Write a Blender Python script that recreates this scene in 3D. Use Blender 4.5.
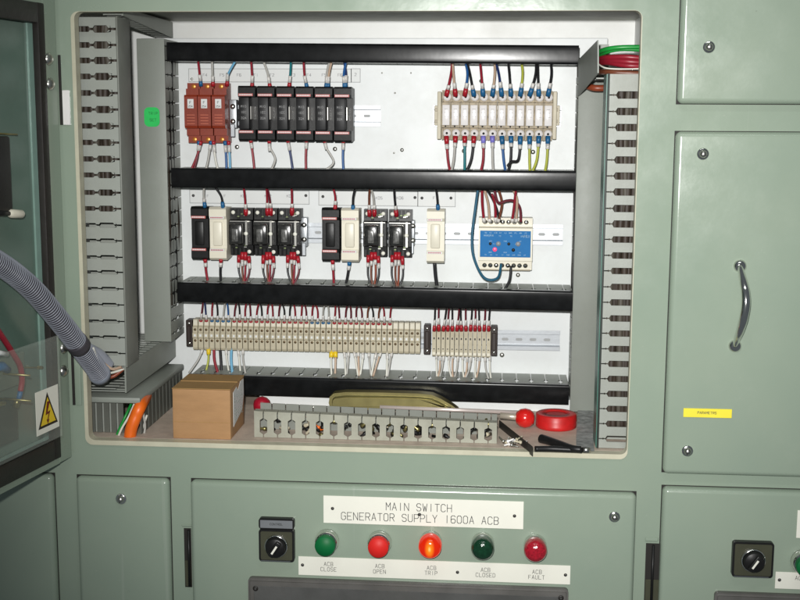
import bpy, bmesh, math, random
from mathutils import Vector, Matrix
random.seed(7)
for o in list(bpy.data.objects): bpy.data.objects.remove(o, do_unlink=True)
SC = bpy.context.scene
COL = SC.collection
# ------------------------------------------------------------------ camera
FPX = 1198.76
CR = Vector((0.99658204, 0.08246235, 0.00491913)).normalized()
CF = Vector((-0.08079115, 0.98534607, -0.15021952)).normalized()
CU = CR.cross(CF).normalized()
CAM = Vector((0, -1.8, 0))
cd = bpy.data.cameras.new('camera'); cam = bpy.data.objects.new('camera', cd); COL.objects.link(cam)
cd.sensor_width = 36; cd.lens = FPX / 800 * 36; cd.clip_start = .05; cd.clip_end = 50
cam.matrix_world = Matrix(((CR.x, CU.x, -CF.x, CAM.x), (CR.y, CU.y, -CF.y, CAM.y), (CR.z, CU.z, -CF.z, CAM.z), (0, 0, 0, 1)))
SC.camera = cam
# ------------------------------------------------------------------ world, lamps, exposure
wd = bpy.data.worlds.new('World'); SC.world = wd; wd.use_nodes = True
wd.node_tree.nodes['Background'].inputs[0].default_value = (.80, .92, 1.0, 1)
wd.node_tree.nodes['Background'].inputs[1].default_value = .11
def lamp(name, kind, loc, target, power, color, **kw):
    l = bpy.data.lights.new(name, kind); l.energy = power; l.color = color
    for k, v in kw.items(): setattr(l, k, v)
    o = bpy.data.objects.new(name, l); COL.objects.link(o); o.location = loc
    o.rotation_euler = (Vector(target) - Vector(loc)).to_track_quat('-Z', 'Y').to_euler()
    return o
lamp('camera_flash', 'SPOT', (-.035, -1.80, .085), (.0, 0, -.17), 180, (1, .99, .965), spot_size=math.radians(62), spot_blend=1.0, shadow_soft_size=.018)
lamp('ceiling_tube_lamp', 'AREA', (.1, -1.5, 1.7), (.0, .1, -.3), 7, (.93, 1, .95), shape='RECTANGLE', size=1.3, size_y=.14)
SC.view_settings.view_transform = 'Standard'; SC.view_settings.look = 'None'
SC.view_settings.exposure = 0; SC.view_settings.gamma = 1
SC.render.engine = 'CYCLES'

# ------------------------------------------------------------------ helpers
def U(px, py, y=0.0):
    """the point of the vertical plane at depth y seen at that place of the photograph"""
    d = CF + CR * ((px - 400) / FPX) - CU * ((py - 300) / FPX)
    return CAM + d * ((y - CAM.y) / d.y)
def FL(px, py, h=0.0):
    """the point h above the bay floor seen at that place of the photograph"""
    d = CF + CR * ((px - 400) / FPX) - CU * ((py - 300) / FPX)
    return CAM + d * ((FLOOR + h - CAM.z) / d.z)
def srgb(c):
    return tuple(((v / 255 + .055) / 1.055) ** 2.4 if v > 10 else v / 255 / 12.92 for v in c)
_m = {}
def mat(name, col, rough=.5, metal=0, noise=.06, nscale=40, bump=0, bscale=200, spec=.5, coat=0, emit=None, estr=0, alpha=1, trans=0, grime=0, stretch=None):
    if name in _m: return _m[name]
    m = bpy.data.materials.new(name); m.use_nodes = True
    nt = m.node_tree; N = nt.nodes; L = nt.links; b = N['Principled BSDF']
    b.inputs['Roughness'].default_value = rough; b.inputs['Metallic'].default_value = metal
    b.inputs['Specular IOR Level'].default_value = spec; b.inputs['Coat Weight'].default_value = coat
    b.inputs['Alpha'].default_value = alpha; b.inputs['Transmission Weight'].default_value = trans
    tc = N.new('ShaderNodeTexCoord'); src = tc.outputs['Object']
    geo = N.new('ShaderNodeNewGeometry'); src = geo.outputs['Position']
    if stretch:
        mp = N.new('ShaderNodeMapping'); mp.inputs['Scale'].default_value = stretch; L.new(src, mp.inputs[0]); src = mp.outputs[0]
    n = N.new('ShaderNodeTexNoise'); n.inputs['Scale'].default_value = nscale; n.inputs['Detail'].default_value = 5
    L.new(src, n.inputs['Vector'])
    r = N.new('ShaderNodeValToRGB'); L.new(n.outputs['Fac'], r.inputs[0])
    r.color_ramp.elements[0].position = .3; r.color_ramp.elements[1].position = .7
    c = Vector(col[:3])
    r.color_ramp.elements[0].color = (*(c * (1 - noise)), 1); r.color_ramp.elements[1].color = (*[min(1, v * (1 + noise)) for v in c], 1)
    out = r.outputs[0]
    if grime:
        n2 = N.new('ShaderNodeTexNoise'); n2.inputs['Scale'].default_value = 9; n2.inputs['Detail'].default_value = 9; n2.inputs['Roughness'].default_value = .75
        L.new(src, n2.inputs['Vector'])
        r2 = N.new('ShaderNodeValToRGB'); r2.color_ramp.elements[0].position = .45; r2.color_ramp.elements[1].position = .75
        r2.color_ramp.elements[0].color = (0, 0, 0, 1); r2.color_ramp.elements[1].color = (grime, grime, grime, 1)
        L.new(n2.outputs['Fac'], r2.inputs[0])
        mx = N.new('ShaderNodeMix'); mx.data_type = 'RGBA'; L.new(r2.outputs[0], mx.inputs['Factor']); L.new(out, mx.inputs['A'])
        mx.inputs['B'].default_value = (c[0] * .62, c[1] * .58, c[2] * .5, 1); out = mx.outputs['Result']
        rr = N.new('ShaderNodeMapRange'); L.new(n2.outputs['Fac'], rr.inputs[0]); rr.inputs[3].default_value = rough * .8; rr.inputs[4].default_value = min(1, rough * 1.35)
        L.new(rr.outputs[0], b.inputs['Roughness'])
    L.new(out, b.inputs['Base Color'])
    if bump:
        bn = N.new('ShaderNodeTexNoise'); bn.inputs['Scale'].default_value = bscale; bn.inputs['Detail'].default_value = 2
        L.new(src, bn.inputs['Vector'])
        bp = N.new('ShaderNodeBump'); bp.inputs['Strength'].default_value = bump; bp.inputs['Distance'].default_value = .002
        L.new(bn.outputs['Fac'], bp.inputs['Height']); L.new(bp.outputs[0], b.inputs['Normal'])
    if emit:
        b.inputs['Emission Color'].default_value = (*emit, 1); b.inputs['Emission Strength'].default_value = estr
    _m[name] = m; return m
M = dict(
    
    doorpaint=mat('door_enamel', (.115, .18, .145), .18, noise=.08, nscale=4, bump=.06, bscale=14, grime=.3),
    white=mat('white_plate', (.73, .755, .755), .42, noise=.02, nscale=8, bump=.02, grime=.2),
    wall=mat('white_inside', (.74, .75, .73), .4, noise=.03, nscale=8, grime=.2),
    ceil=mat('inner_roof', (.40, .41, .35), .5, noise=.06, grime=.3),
    floor=mat('dusty_floor', (.56, .46, .38), .55, noise=.12, nscale=60, bump=.1, grime=.5),
    cream=mat('cream_edging', (.52, .50, .38), .45, noise=.07, nscale=30, bump=.1, bscale=120, grime=.4),
    duct=mat('grey_duct', (.245, .265, .235), .45, noise=.03, nscale=12, bump=.04, bscale=300, grime=.25),
    ducto=mat('old_dusty_duct', (.33, .33, .27), .5, noise=.10, nscale=30, bump=.08, bscale=200, grime=.7),
    ductl=mat('pale_duct', (.30, .318, .287), .45, noise=.04, nscale=20, bump=.06, bscale=300, grime=.3),
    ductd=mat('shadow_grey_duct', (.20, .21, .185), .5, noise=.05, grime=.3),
    black=mat('black_cover', (.008, .0085, .009), .20, noise=.35, nscale=60, bump=.03, bscale=45, spec=.15, grime=.5),
    blk=mat('black_plastic', (.010, .010, .010), .4, noise=.2, bump=.05, spec=.3),
    rubber=mat('black_rubber', (.016, .013, .011), .55, noise=.25, nscale=20, bump=.3, bscale=80),
    rail=mat('zinc_rail', (.40, .42, .44), .42, metal=.75, noise=.05, nscale=20, bump=.03),
    chrome=mat('chrome', (.8, .79, .76), .12, metal=1, noise=.08, nscale=50),
    steel=mat('steel', (.55, .54, .50), .3, metal=1, noise=.1),
    brass=mat('brass', (.34, .30, .13), .33, metal=.85, noise=.15, grime=.3),
    redbr=mat('red_brown_plastic', (.235, .030, .010), .4, noise=.1, bump=.05),
    beige=mat('beige_plastic', (.50, .45, .33), .45, noise=.07, nscale=90, bump=.05, grime=.25),
    beiged=mat('beige_plastic_dull', (.36, .31, .22), .5, noise=.08),
    ivory=mat('ivory_plastic', (.72, .68, .56), .4, noise=.03, bump=.03),
    clear=mat('clear_white', (.80, .77, .76), .18, noise=.03, spec=.8, coat=.5),
    red=mat('red_plastic', (.37, .012, .022), .35, noise=.1),
    redg=mat('red_gloss', (.62, .012, .010), .22, noise=.06, coat=.4),
    blue=mat('blue_plastic', (.012, .115, .27), .4, noise=.1),
    bluelab=mat('blue_label', (.010, .15, .40), .6, spec=.25, noise=.06),
    purple=mat('purple_plastic', (.22, .20, .62), .4, noise=.1),
    paper=mat('white_label', (.80, .79, .70), .45, noise=.015, bump=.02),
    paperg=mat('grey_white_label', (.71, .725, .715), .5, noise=.015),
    ink=mat('grey_ink', (.07, .07, .07), .6),
    inkl=mat('faint_ink', (.33, .33, .34), .6),
    inkb=mat('black_ink', (.012, .01, .008), .5),
    yellow=mat('yellow_plastic', (.78, .55, .02), .4, noise=.03),
    ylab=mat('yellow_label', (.84, .72, .05), .4, noise=.03),
    green=mat('green_sticker', (.012, .55, .10), .5, noise=.08),
    gbtn=mat('green_button', (.002, .13, .035), .5, noise=.05, spec=.3),
    rbtn=mat('red_button', (.66, .020, .016), .5, noise=.04, spec=.3),
    glens=mat('green_lens', (.004, .035, .014), .12, noise=.3, nscale=300, coat=.6, bump=.3, bscale=350),
    rlens=mat('red_lens', (.33, .008, .02), .14, noise=.3, nscale=300, coat=.6, bump=.3, bscale=350),
    olive=mat('dark_olive_plate', (.055, .056, .035), .35, noise=.1),
    fascia=mat('dark_grey_fascia', (.11, .105, .098), .42, noise=.18, nscale=25, bump=.1, bscale=60, grime=.4),
    card=mat('cardboard', (.385, .215, .096), .75, noise=.07, nscale=30, bump=.12, bscale=160, grime=.15, stretch=(1, 1, 3)),
    kraft=mat('cardboard_flap', (.36, .21, .075), .7, noise=.08, nscale=30, bump=.12),
    orange=mat('orange_cable', (.85, .15, .01), .45, noise=.05),
    hose=mat('grey_hose', (.27, .285, .33), .32, noise=.06),
    hosed=mat('dark_hose_groove', (.05, .045, .055), .6),
    foam=mat('grey_foam', (.27, .28, .27), .9, noise=.35, nscale=90, bump=.5, bscale=120),
    hole=mat('dark_recess', (.012, .010, .008), .7),
    pinkish=mat('rose_tape', (.55, .15, .14), .5, noise=.1),
)
def paint_mat():
    m = bpy.data.materials.new('green_grey_enamel'); m.use_nodes = True; nt = m.node_tree; N = nt.nodes; L = nt.links; b = N['Principled BSDF']
    g = N.new('ShaderNodeNewGeometry').outputs['Position']
    def noise(scale, det=5, rough=.5, st=None):
        v = g
        if st: mp = N.new('ShaderNodeMapping'); mp.inputs['Scale'].default_value = st[0]; mp.inputs['Rotation'].default_value = st[1]; L.new(g, mp.inputs[0]); v = mp.outputs[0]
        n = N.new('ShaderNodeTexNoise'); n.inputs['Scale'].default_value = scale; n.inputs['Detail'].default_value = det; n.inputs['Roughness'].default_value = rough; L.new(v, n.inputs['Vector']); return n.outputs['Fac']
    def ramp(f, p0, p1, c0, c1):
        r = N.new('ShaderNodeValToRGB'); L.new(f, r.inputs[0]); e = r.color_ramp.elements; e[0].position = p0; e[1].position = p1; e[0].color = (*c0, 1); e[1].color = (*c1, 1); return r.outputs[0]
    def mix(f, a, c):
        x = N.new('ShaderNodeMix'); x.data_type = 'RGBA'; L.new(f, x.inputs['Factor']); L.new(a, x.inputs['A']); x.inputs['B'].default_value = (*c, 1); return x.outputs['Result']
    base = ramp(noise(5, 6, .6), .3, .7, (.252, .314, .249), (.276, .334, .262))
    base = mix(ramp(noise(11, 9, .75), .56, .74, (0, 0, 0), (.16,) * 3), base, (.34, .38, .31))            # dusty smears
    base = mix(ramp(noise(70, 3, .6), .70, .76, (0, 0, 0), (.22,) * 3), base, (.48, .50, .42))             # pale flecks
    base = mix(ramp(noise(55, 4, .7), .72, .78, (0, 0, 0), (.35,) * 3), base, (.12, .13, .10))             # small chips and dirt
    base = mix(ramp(noise(60, 2, .5, ((1, 1, .02), (0, .35, 0))), .73, .755, (0, 0, 0), (.15,) * 3), base, (.42, .46, .40))   # fine scratches
    L.new(base, b.inputs['Base Color'])
    mr = N.new('ShaderNodeMapRange'); L.new(noise(9, 8, .7), mr.inputs[0]); mr.inputs[1].default_value = .3; mr.inputs[2].default_value = .7; mr.inputs[3].default_value = .13; mr.inputs[4].default_value = .30; L.new(mr.outputs[0], b.inputs['Roughness'])
    b1 = N.new('ShaderNodeBump'); b1.inputs['Strength'].default_value = .18; b1.inputs['Distance'].default_value = .004; L.new(noise(11, 2), b1.inputs['Height'])
    b2 = N.new('ShaderNodeBump'); b2.inputs['Strength'].default_value = .05; b2.inputs['Distance'].default_value = .0012; L.new(noise(160, 2), b2.inputs['Height']); L.new(b1.outputs[0], b2.inputs['Normal']); L.new(b2.outputs[0], b.inputs['Normal'])
    b.inputs['Specular IOR Level'].default_value = .55
    return m
M['paint'] = paint_mat()
def lens_lit():
    m = bpy.data.materials.new('lit_amber_lens'); m.use_nodes = True; nt = m.node_tree; b = nt.nodes['Principled BSDF']
    b.inputs['Base Color'].default_value = (.22, .008, .002, 1); b.inputs['Roughness'].default_value = .15
    lw = nt.nodes.new('ShaderNodeTexCoord'); ln = nt.nodes.new('ShaderNodeVectorMath'); ln.operation = 'LENGTH'
    mp = nt.nodes.new('ShaderNodeMapping'); mp.inputs['Scale'].default_value = (1.5, 0, .75); nt.links.new(lw.outputs['Object'], mp.inputs[0]); nt.links.new(mp.outputs[0], ln.inputs[0])
    r = nt.nodes.new('ShaderNodeValToRGB'); mr = nt.nodes.new('ShaderNodeMapRange'); mr.inputs[2].default_value = .017
    nt.links.new(ln.outputs['Value'], mr.inputs[0]); nt.links.new(mr.outputs[0], r.inputs[0])
    e = r.color_ramp.elements; e[0].color = (1, .80, .25, 1); e[1].color = (.55, .012, .0, 1); e[1].position = .72
    x = e.new(.22); x.color = (1, .30, .01, 1)
    nt.links.new(r.outputs[0], b.inputs['Emission Color']); b.inputs['Emission Strength'].default_value = .95
    return m
M['lit'] = lens_lit()
WC = {'red': (.27, .012, .026), 'dark red': (.13, .01, .022), 'grey': (.42, .41, .38), 'white': (.66, .65, .58), 'blue': (.018, .10, .30), 'dark blue': (.012, .03, .12),
      'light blue': (.16, .42, .62), 'teal': (.01, .17, .19), 'blue-green': (.015, .10, .17), 'black': (.012, .012, .014), 'brown': (.16, .05, .025), 'yellow-green': (.42, .45, .06), 'green': (.01, .27, .04),
      'beige': (.50, .36, .26), 'orange': (.8, .14, .01), 'rust': (.24, .05, .02)}
def wm(c): return mat(c.replace(' ', '_').replace('-', '_') + '_insulation', WC[c], .38, noise=.08, nscale=60)

def rbox(bm, x0, x1, y0, y1, z0, z1, bev=0, seg=2):
    n0 = len(bm.verts)
    r = bmesh.ops.create_cube(bm, size=1)
    for v in r['verts']:
        v.co = Vector(((x0 + x1) / 2 + v.co.x * (x1 - x0), (y0 + y1) / 2 + v.co.y * (y1 - y0), (z0 + z1) / 2 + v.co.z * (z1 - z0)))
    if bev:
        es = {e for v in r['verts'] for e in v.link_edges}
        bmesh.ops.bevel(bm, geom=list(es), offset=bev, segments=seg, affect='EDGES', profile=.5)
    return bm
def prism(bm, pts, a0, a1, axis='x'):
    """2-D outline swept from a0 to a1 along the axis; outline in the two other axes (x: y,z  y: x,z  z: x,y)"""
    def P(p, a):
        return {'x': (a, p[0], p[1]), 'y': (p[0], a, p[1]), 'z': (p[0], p[1], a)}[axis]
    A = [bm.verts.new(P(p, a0)) for p in pts]; B = [bm.verts.new(P(p, a1)) for p in pts]
    n = len(pts)
    f = [bm.faces.new(A), bm.faces.new(B[::-1])]
    for i in range(n): f.append(bm.faces.new((A[i], B[i], B[(i + 1) % n], A[(i + 1) % n])))
    bmesh.ops.recalc_face_normals(bm, faces=f)
    return bm
def cyl(bm, c, r, y0, y1, seg=20, r1=None, dome=0):
    """disc-like turned shape along y at (x,z)=c from y0 (front) to y1"""
    r1 = r if r1 is None else r1
    prof = []
    if dome:
        for k in range(4): a = k / 4 * math.pi / 2; prof.append((math.sin(a) * r, y0 - dome * math.cos(a)))
        prof[0] = (0, y0 - dome)
    else: prof.append((0, y0))
    prof.append((r, y0)); prof.append((r1, y1)); prof.append((0, y1))
    return lathe(bm, prof, Vector((c[0], 0, c[1])), Vector((0, 1, 0)), seg)
def lathe(bm, prof, org, axis, seg=20):
    """prof: (radius, distance along axis)"""
    axis = axis.normalized(); s = axis.orthogonal().normalized(); t = axis.cross(s)
    rings = []
    for r, d in prof:
        if r < 1e-7: rings.append([bm.verts.new(org + axis * d)])
        else: rings.append([bm.verts.new(org + axis * d + (s * math.cos(2 * math.pi * k / seg) + t * math.sin(2 * math.pi * k / seg)) * r) for k in range(seg)])
    fs = []
    for a, b in zip(rings, rings[1:]):
        for k in range(seg):
            k2 = (k + 1) % seg
            if len(a) == 1 and len(b) == 1: continue
            if len(a) == 1: fs.append(bm.faces.new((a[0], b[k2], b[k])))
            elif len(b) == 1: fs.append(bm.faces.new((a[k], a[k2], b[0])))
            else: fs.append(bm.faces.new((a[k], a[k2], b[k2], b[k])))
    for f in fs: f.smooth = True
    bmesh.ops.recalc_face_normals(bm, faces=fs)
    return bm
def spline(pts, n=8):
    out = []; P = [pts[0]] + list(pts) + [pts[-1]]
    for i in range(1, len(P) - 2):
        p0, p1, p2, p3 = P[i - 1:i + 3]
        for k in range(n):
            t = k / n
            out.append(.5 * ((2 * p1) + (p2 - p0) * t + (2 * p0 - 5 * p1 + 4 * p2 - p3) * t * t + (3 * p1 - p0 - 3 * p2 + p3) * t ** 3))
    out.append(pts[-1]); return out
def tube(bm, pts, r, seg=8):
    """r: number or list"""
    n = len(pts); rs = r if isinstance(r, (list, tuple)) else [r] * n
    rings = []; s = None
    for i, p in enumerate(pts):
        d = (pts[min(i + 1, n - 1)] - pts[max(i - 1, 0)]).normalized()
        s = d.orthogonal().normalized() if s is None else (s - d * s.dot(d)).normalized()
        t = d.cross(s)
        rings.append([bm.verts.new(p + (s * math.cos(2 * math.pi * k / seg) + t * math.sin(2 * math.pi * k / seg)) * rs[i]) for k in range(seg)])
    fs = [bm.faces.new(rings[0][::-1]), bm.faces.new(rings[-1])]
    for a, b in zip(rings, rings[1:]):
        for k in range(seg):
            f = bm.faces.new((a[k], a[(k + 1) % seg], b[(k + 1) % seg], b[k])); f.smooth = True; fs.append(f)
    bmesh.ops.recalc_face_normals(bm, faces=fs)
    return bm
B = bmesh.new
def link(name, bm, m, parent=None, smooth=False, world=None):
    """world: the parent's world location when bm is in world coordinates"""
    if world is not None: bmesh.ops.translate(bm, verts=bm.verts, vec=-Vector(world))
    me = bpy.data.meshes.new(name); bm.to_mesh(me); bm.free()
    if smooth:
        for p in me.polygons: p.use_smooth = True
        me.set_sharp_from_angle(angle=math.radians(40))
    me.materials.append(m if not isinstance(m, str) else M[m])
    o = bpy.data.objects.new(name, me); COL.objects.link(o)
    if parent: o.parent = parent
    return o
def tag(o, label, cat, group=None, kind=None):
    if label: o['label'] = label
    if cat: o['category'] = cat
    if group: o['group'] = group
    if kind: o['kind'] = kind
    return o
def thing(name, label, cat, loc, group=None):
    o = bpy.data.objects.new(name, None); COL.objects.link(o); o.location = loc; o.empty_display_size = .01
    return tag(o, label, cat, group)
def solo(name, bm, m, label, cat, group=None, smooth=False):
    """a thing that is one mesh, given in world coordinates; origin at the middle of its base"""
    xs = [v.co for v in bm.verts]
    lo = Vector([min(v[i] for v in xs) for i in range(3)]); hi = Vector([max(v[i] for v in xs) for i in range(3)])
    c = Vector(((lo.x + hi.x) / 2, (lo.y + hi.y) / 2, lo.z))
    o = link(name, bm, m, None, smooth, c); o.location = c
    return tag(o, label, cat, group)
def dup(root, loc, label=None, group=None):
    r = root.copy(); COL.objects.link(r); r.location = loc
    if label: r['label'] = label
    if group: r['group'] = group
    for ch in list(root.children):
        c = ch.copy(); COL.objects.link(c); c.parent = r
        for g in list(ch.children):
            d = g.copy(); COL.objects.link(d); d.parent = c
    return r
ORD = ['first', 'second', 'third', 'fourth', 'fifth', 'sixth', 'seventh', 'eighth', 'ninth', 'tenth', 'eleventh', 'twelfth', 'thirteenth', 'fourteenth', 'fifteenth', 'sixteenth',
       'seventeenth', 'eighteenth', 'nineteenth', 'twentieth'] + ['twenty-' + s for s in ('first', 'second', 'third', 'fourth', 'fifth', 'sixth', 'seventh', 'eighth', 'ninth')] + ['thirtieth'] + \
      ['thirty-' + s for s in ('first', 'second', 'third', 'fourth', 'fifth', 'sixth', 'seventh', 'eighth', 'ninth')] + ['fortieth', 'forty-first', 'forty-second', 'forty-third', 'forty-fourth']
# engraved single-stroke lettering: each glyph is a list of polylines on a 4 x 6 cell
GL = {
 'A': [[(0, 0), (2, 6), (4, 0)], [(.7, 2), (3.3, 2)]], 'B': [[(0, 0), (0, 6), (3, 6), (4, 5), (3.6, 3.4), (3, 3), (0, 3)], [(3, 3), (4, 2), (4, 1), (3, 0), (0, 0)]],
 'C': [[(4, 5), (3, 6), (1, 6), (0, 5), (0, 1), (1, 0), (3, 0), (4, 1)]], 'D': [[(0, 0), (0, 6), (2.6, 6), (4, 4.6), (4, 1.4), (2.6, 0), (0, 0)]],
 'E': [[(4, 0), (0, 0), (0, 6), (4, 6)], [(0, 3), (3, 3)]], 'F': [[(0, 0), (0, 6), (4, 6)], [(0, 3), (3, 3)]],
 'G': [[(4, 5), (3, 6), (1, 6), (0, 5), (0, 1), (1, 0), (3, 0), (4, 1), (4, 3), (2.4, 3)]], 'H': [[(0, 0), (0, 6)], [(4, 0), (4, 6)], [(0, 3), (4, 3)]],
 'I': [[(2, 0), (2, 6)]], 'K': [[(0, 0), (0, 6)], [(4, 6), (0, 2.6)], [(1.4, 3.6), (4, 0)]], 'L': [[(0, 6), (0, 0), (4, 0)]], 'M': [[(0, 0), (0, 6), (2, 2.6), (4, 6), (4, 0)]], 'N': [[(0, 0), (0, 6), (4, 0), (4, 6)]],
 'O': [[(1, 0), (0, 1), (0, 5), (1, 6), (3, 6), (4, 5), (4, 1), (3, 0), (1, 0)]], 'P': [[(0, 0), (0, 6), (3, 6), (4, 5), (4, 3.8), (3, 2.8), (0, 2.8)]],
 'R': [[(0, 0), (0, 6), (3, 6), (4, 5), (4, 3.8), (3, 2.8), (0, 2.8)], [(2.2, 2.8), (4, 0)]], 'S': [[(4, 5), (3, 6), (1, 6), (0, 5), (0, 4), (1, 3.1), (3, 2.9), (4, 2), (4, 1), (3, 0), (1, 0), (0, 1)]],
 'T': [[(0, 6), (4, 6)], [(2, 0), (2, 6)]], 'U': [[(0, 6), (0, 1), (1, 0), (3, 0), (4, 1), (4, 6)]], 'V': [[(0, 6), (2, 0), (4, 6)]], 'W': [[(0, 6), (1, 0), (2, 4), (3, 0), (4, 6)]],
 'Y': [[(0, 6), (2, 3), (4, 6)], [(2, 3), (2, 0)]], '0': [[(1, 0), (0, 1), (0, 5), (1, 6), (3, 6), (4, 5), (4, 1), (3, 0), (1, 0)]], '1': [[(2, 0), (2, 6)]],
 '2': [[(0, 5), (1, 6), (3, 6), (4, 5), (4, 4), (0, 0), (4, 0)]], '3': [[(0, 5.5), (1, 6), (3, 6), (4, 5), (3, 3.2), (1.5, 3.2)], [(3, 3.2), (4, 1.4), (3, 0), (1, 0), (0, .6)]],
 '4': [[(3, 0), (3, 6), (0, 2), (4, 2)]], '5': [[(4, 6), (0, 6), (0, 3.4), (3, 3.4), (4, 2.4), (4, 1), (3, 0), (0, 0)]],
 '6': [[(4, 5.2), (3, 6), (1, 6), (0, 5), (0, 1), (1, 0), (3, 0), (4, 1), (4, 2.4), (3, 3.3), (1, 3.3), (0, 2.4)]], ' ': []}
def lettering(bm, s, cx, cz, h, y, w=.08, adv=5.6, wid=1.0, thick=.0003):
    """s centred on (cx, cz), capital height h, on the plane y facing -y"""
    k = h / 6; kx = k * wid; tot = (len(s) * adv - (adv - 4)) * kx; x0 = cx - tot / 2; z0 = cz - h / 2; hw = h * w / 2
    for i, ch in enumerate(s):
        for pl in GL.get(ch, []):
            for a, b in zip(pl, pl[1:]):
                p = Vector((x0 + (i * adv + a[0]) * kx, z0 + a[1] * k)); q = Vector((x0 + (i * adv + b[0]) * kx, z0 + b[1] * k))
                d = (q - p).normalized(); n = Vector((-d.y, d.x)) * hw; p = p - d * hw * .9; q = q + d * hw * .9
                V = [bm.verts.new((c.x, y - thick, c.y)) for c in (p + n, p - n, q - n, q + n)]
                bm.faces.new(V)
    return bm
def fingers(bm, u0, u1, us, g, wins, w0, w1, thick, vertical=True, P=None, gaps=None):
    """the slotted side of a wiring duct. u runs along the duct, w across it. us: slot centres, g: narrow gap,
    wins: (wa, wb, half) wider windows. P(u, w, t) maps to space (t = through the sheet)."""
    us = sorted(us); ed = [u0] + us + [u1]
    for i in range(len(ed) - 1):
        a, b = ed[i], ed[i + 1]
        ga = 0 if i == 0 else (gaps[i - 1] if gaps else g); gb = 0 if i == len(ed) - 2 else (gaps[i] if gaps else g)
        def side(edge, gg, sgn, order):
            if gg == 0: return [(edge, w0), (edge, w1)] if order else [(edge, w1), (edge, w0)]
            L_ = [(edge + sgn * gg / 2, w0)]
            for wa, wb, hf in wins:
                hh = hf * gg / g
                L_ += [(edge + sgn * gg / 2, wa), (edge + sgn * hh, wa + hh * .5), (edge + sgn * hh, wb - hh * .5), (edge + sgn * gg / 2, wb)]
            L_ += [(edge + sgn * gg / 2, w1)]
            return L_ if order else L_[::-1]
        pts = side(a, ga, 1, True) + side(b, gb, -1, False)
        A = [bm.verts.new(P(p[0], p[1], 0)) for p in pts]; C = [bm.verts.new(P(p[0], p[1], thick)) for p in pts]
        f = [bm.faces.new(A), bm.faces.new(C[::-1])]
        n = len(pts)
        for k in range(n): f.append(bm.faces.new((A[k], C[k], C[(k + 1) % n], A[(k + 1) % n])))
        bmesh.ops.recalc_face_normals(bm, faces=f)
    return bm

# ================================================================== THE CABINET
XL, XR, ZT, ZB = -.6442, .2018, .1555, -.5140      # the opening in the front sheet
FLOOR = -.5072
YP = .335                                            # mounting plate
cab = thing('switchgear_cabinet', 'grey-green enamelled steel switchgear cabinet front with a large open bay', 'cabinet', (0, 0, -.98))
CW = Vector((0, 0, -.98))
def cpart(name, bm, m, smooth=False, parent=cab): return link(name, bm, m, parent, smooth, CW if parent is cab else None)
def rounded(x0, x1, z0, z1, r, n=6):
    pts = []
    for cx, cz, a0 in ((x1 - r, z1 - r, 0), (x0 + r, z1 - r, 90), (x0 + r, z0 + r, 180), (x1 - r, z0 + r, 270)):
        for k in range(n + 1):
            a = math.radians(a0 + 90 * k / n); pts.append((cx + r * math.cos(a), cz + r * math.sin(a)))
    return pts
def sheet_with_hole():
    bm = B(); inner = rounded(XL, XR, ZB, ZT, .011); OX0, OX1, OZ0, OZ1 = -1.15, .80, -.98, .38
    cx, cz = (XL + XR) / 2, (ZB + ZT) / 2
    def outer(p):
        dx, dz = p[0] - cx, p[1] - cz
        t = min((OX1 - cx) / dx if dx > 0 else (OX0 - cx) / dx if dx < 0 else 1e9, (OZ1 - cz) / dz if dz > 0 else (OZ0 - cz) / dz if dz < 0 else 1e9)
        return (cx + dx * t, cz + dz * t)
    n = len(inner); I0 = [bm.verts.new((p[0], 0, p[1])) for p in inner]
    I1 = [bm.verts.new((p[0], .018, p[1])) for p in inner]
    O = [bm.verts.new((outer(p)[0], 0, outer(p)[1])) for p in inner]
    for i in range(n):
        j = (i + 1) % n
        bm.faces.new((I0[i], I0[j], O[j], O[i])); bm.faces.new((I0[i], I1[i], I1[j], I0[j]))
    for c, q in (((OX0, OZ1), 0), ((OX1, OZ1), 0), ((OX0, OZ0), 0), ((OX1, OZ0), 0)):
        # fill the outer corners
        best = [k for k in range(n) if abs(O[k].co.x - c[0]) < 1e-5 or abs(O[k].co.z - c[1]) < 1e-5]
        for k in range(n):
            a, b = O[k].co, O[(k + 1) % n].co
            ax = abs(a.x - c[0]) < 1e-5; az = abs(a.z - c[1]) < 1e-5; bx = abs(b.x - c[0]) < 1e-5; bz = abs(b.z - c[1]) < 1e-5
            if (ax and bz and not az and not bx) or (az and bx and not ax and not bz):
                v = bm.verts.new((c[0], 0, c[1])); bm.faces.new((O[k], O[(k + 1) % n], v))
    bmesh.ops.recalc_face_normals(bm, faces=bm.faces)
    return bm
cpart('front_sheet', sheet_with_hole(), 'paint')
# cream edging round the opening: broad on the left and at the bottom, thin elsewhere
bm = B()
def edging():
    o = rounded(XL - .0022, XR + .0006, ZB - .0005, ZT + .0002, .012); i = rounded(XL + .0036, XR - .0006, ZB + .0072, ZT - .0003, .010)
    n = len(o); rings = []
    for loop, y in ((o, -.0006), (o, -.0028), (i, -.0028), (i, .016)):
        rings.append([bm.verts.new((p[0], y, p[1])) for p in loop])
    for a, b in zip(rings, rings[1:]):
        for k in range(n): bm.faces.new((a[k], a[(k + 1) % n], b[(k + 1) % n], b[k]))
    bmesh.ops.recalc_face_normals(bm, faces=bm.faces)
edging(); cpart('opening_edging', bm, 'cream')
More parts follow.
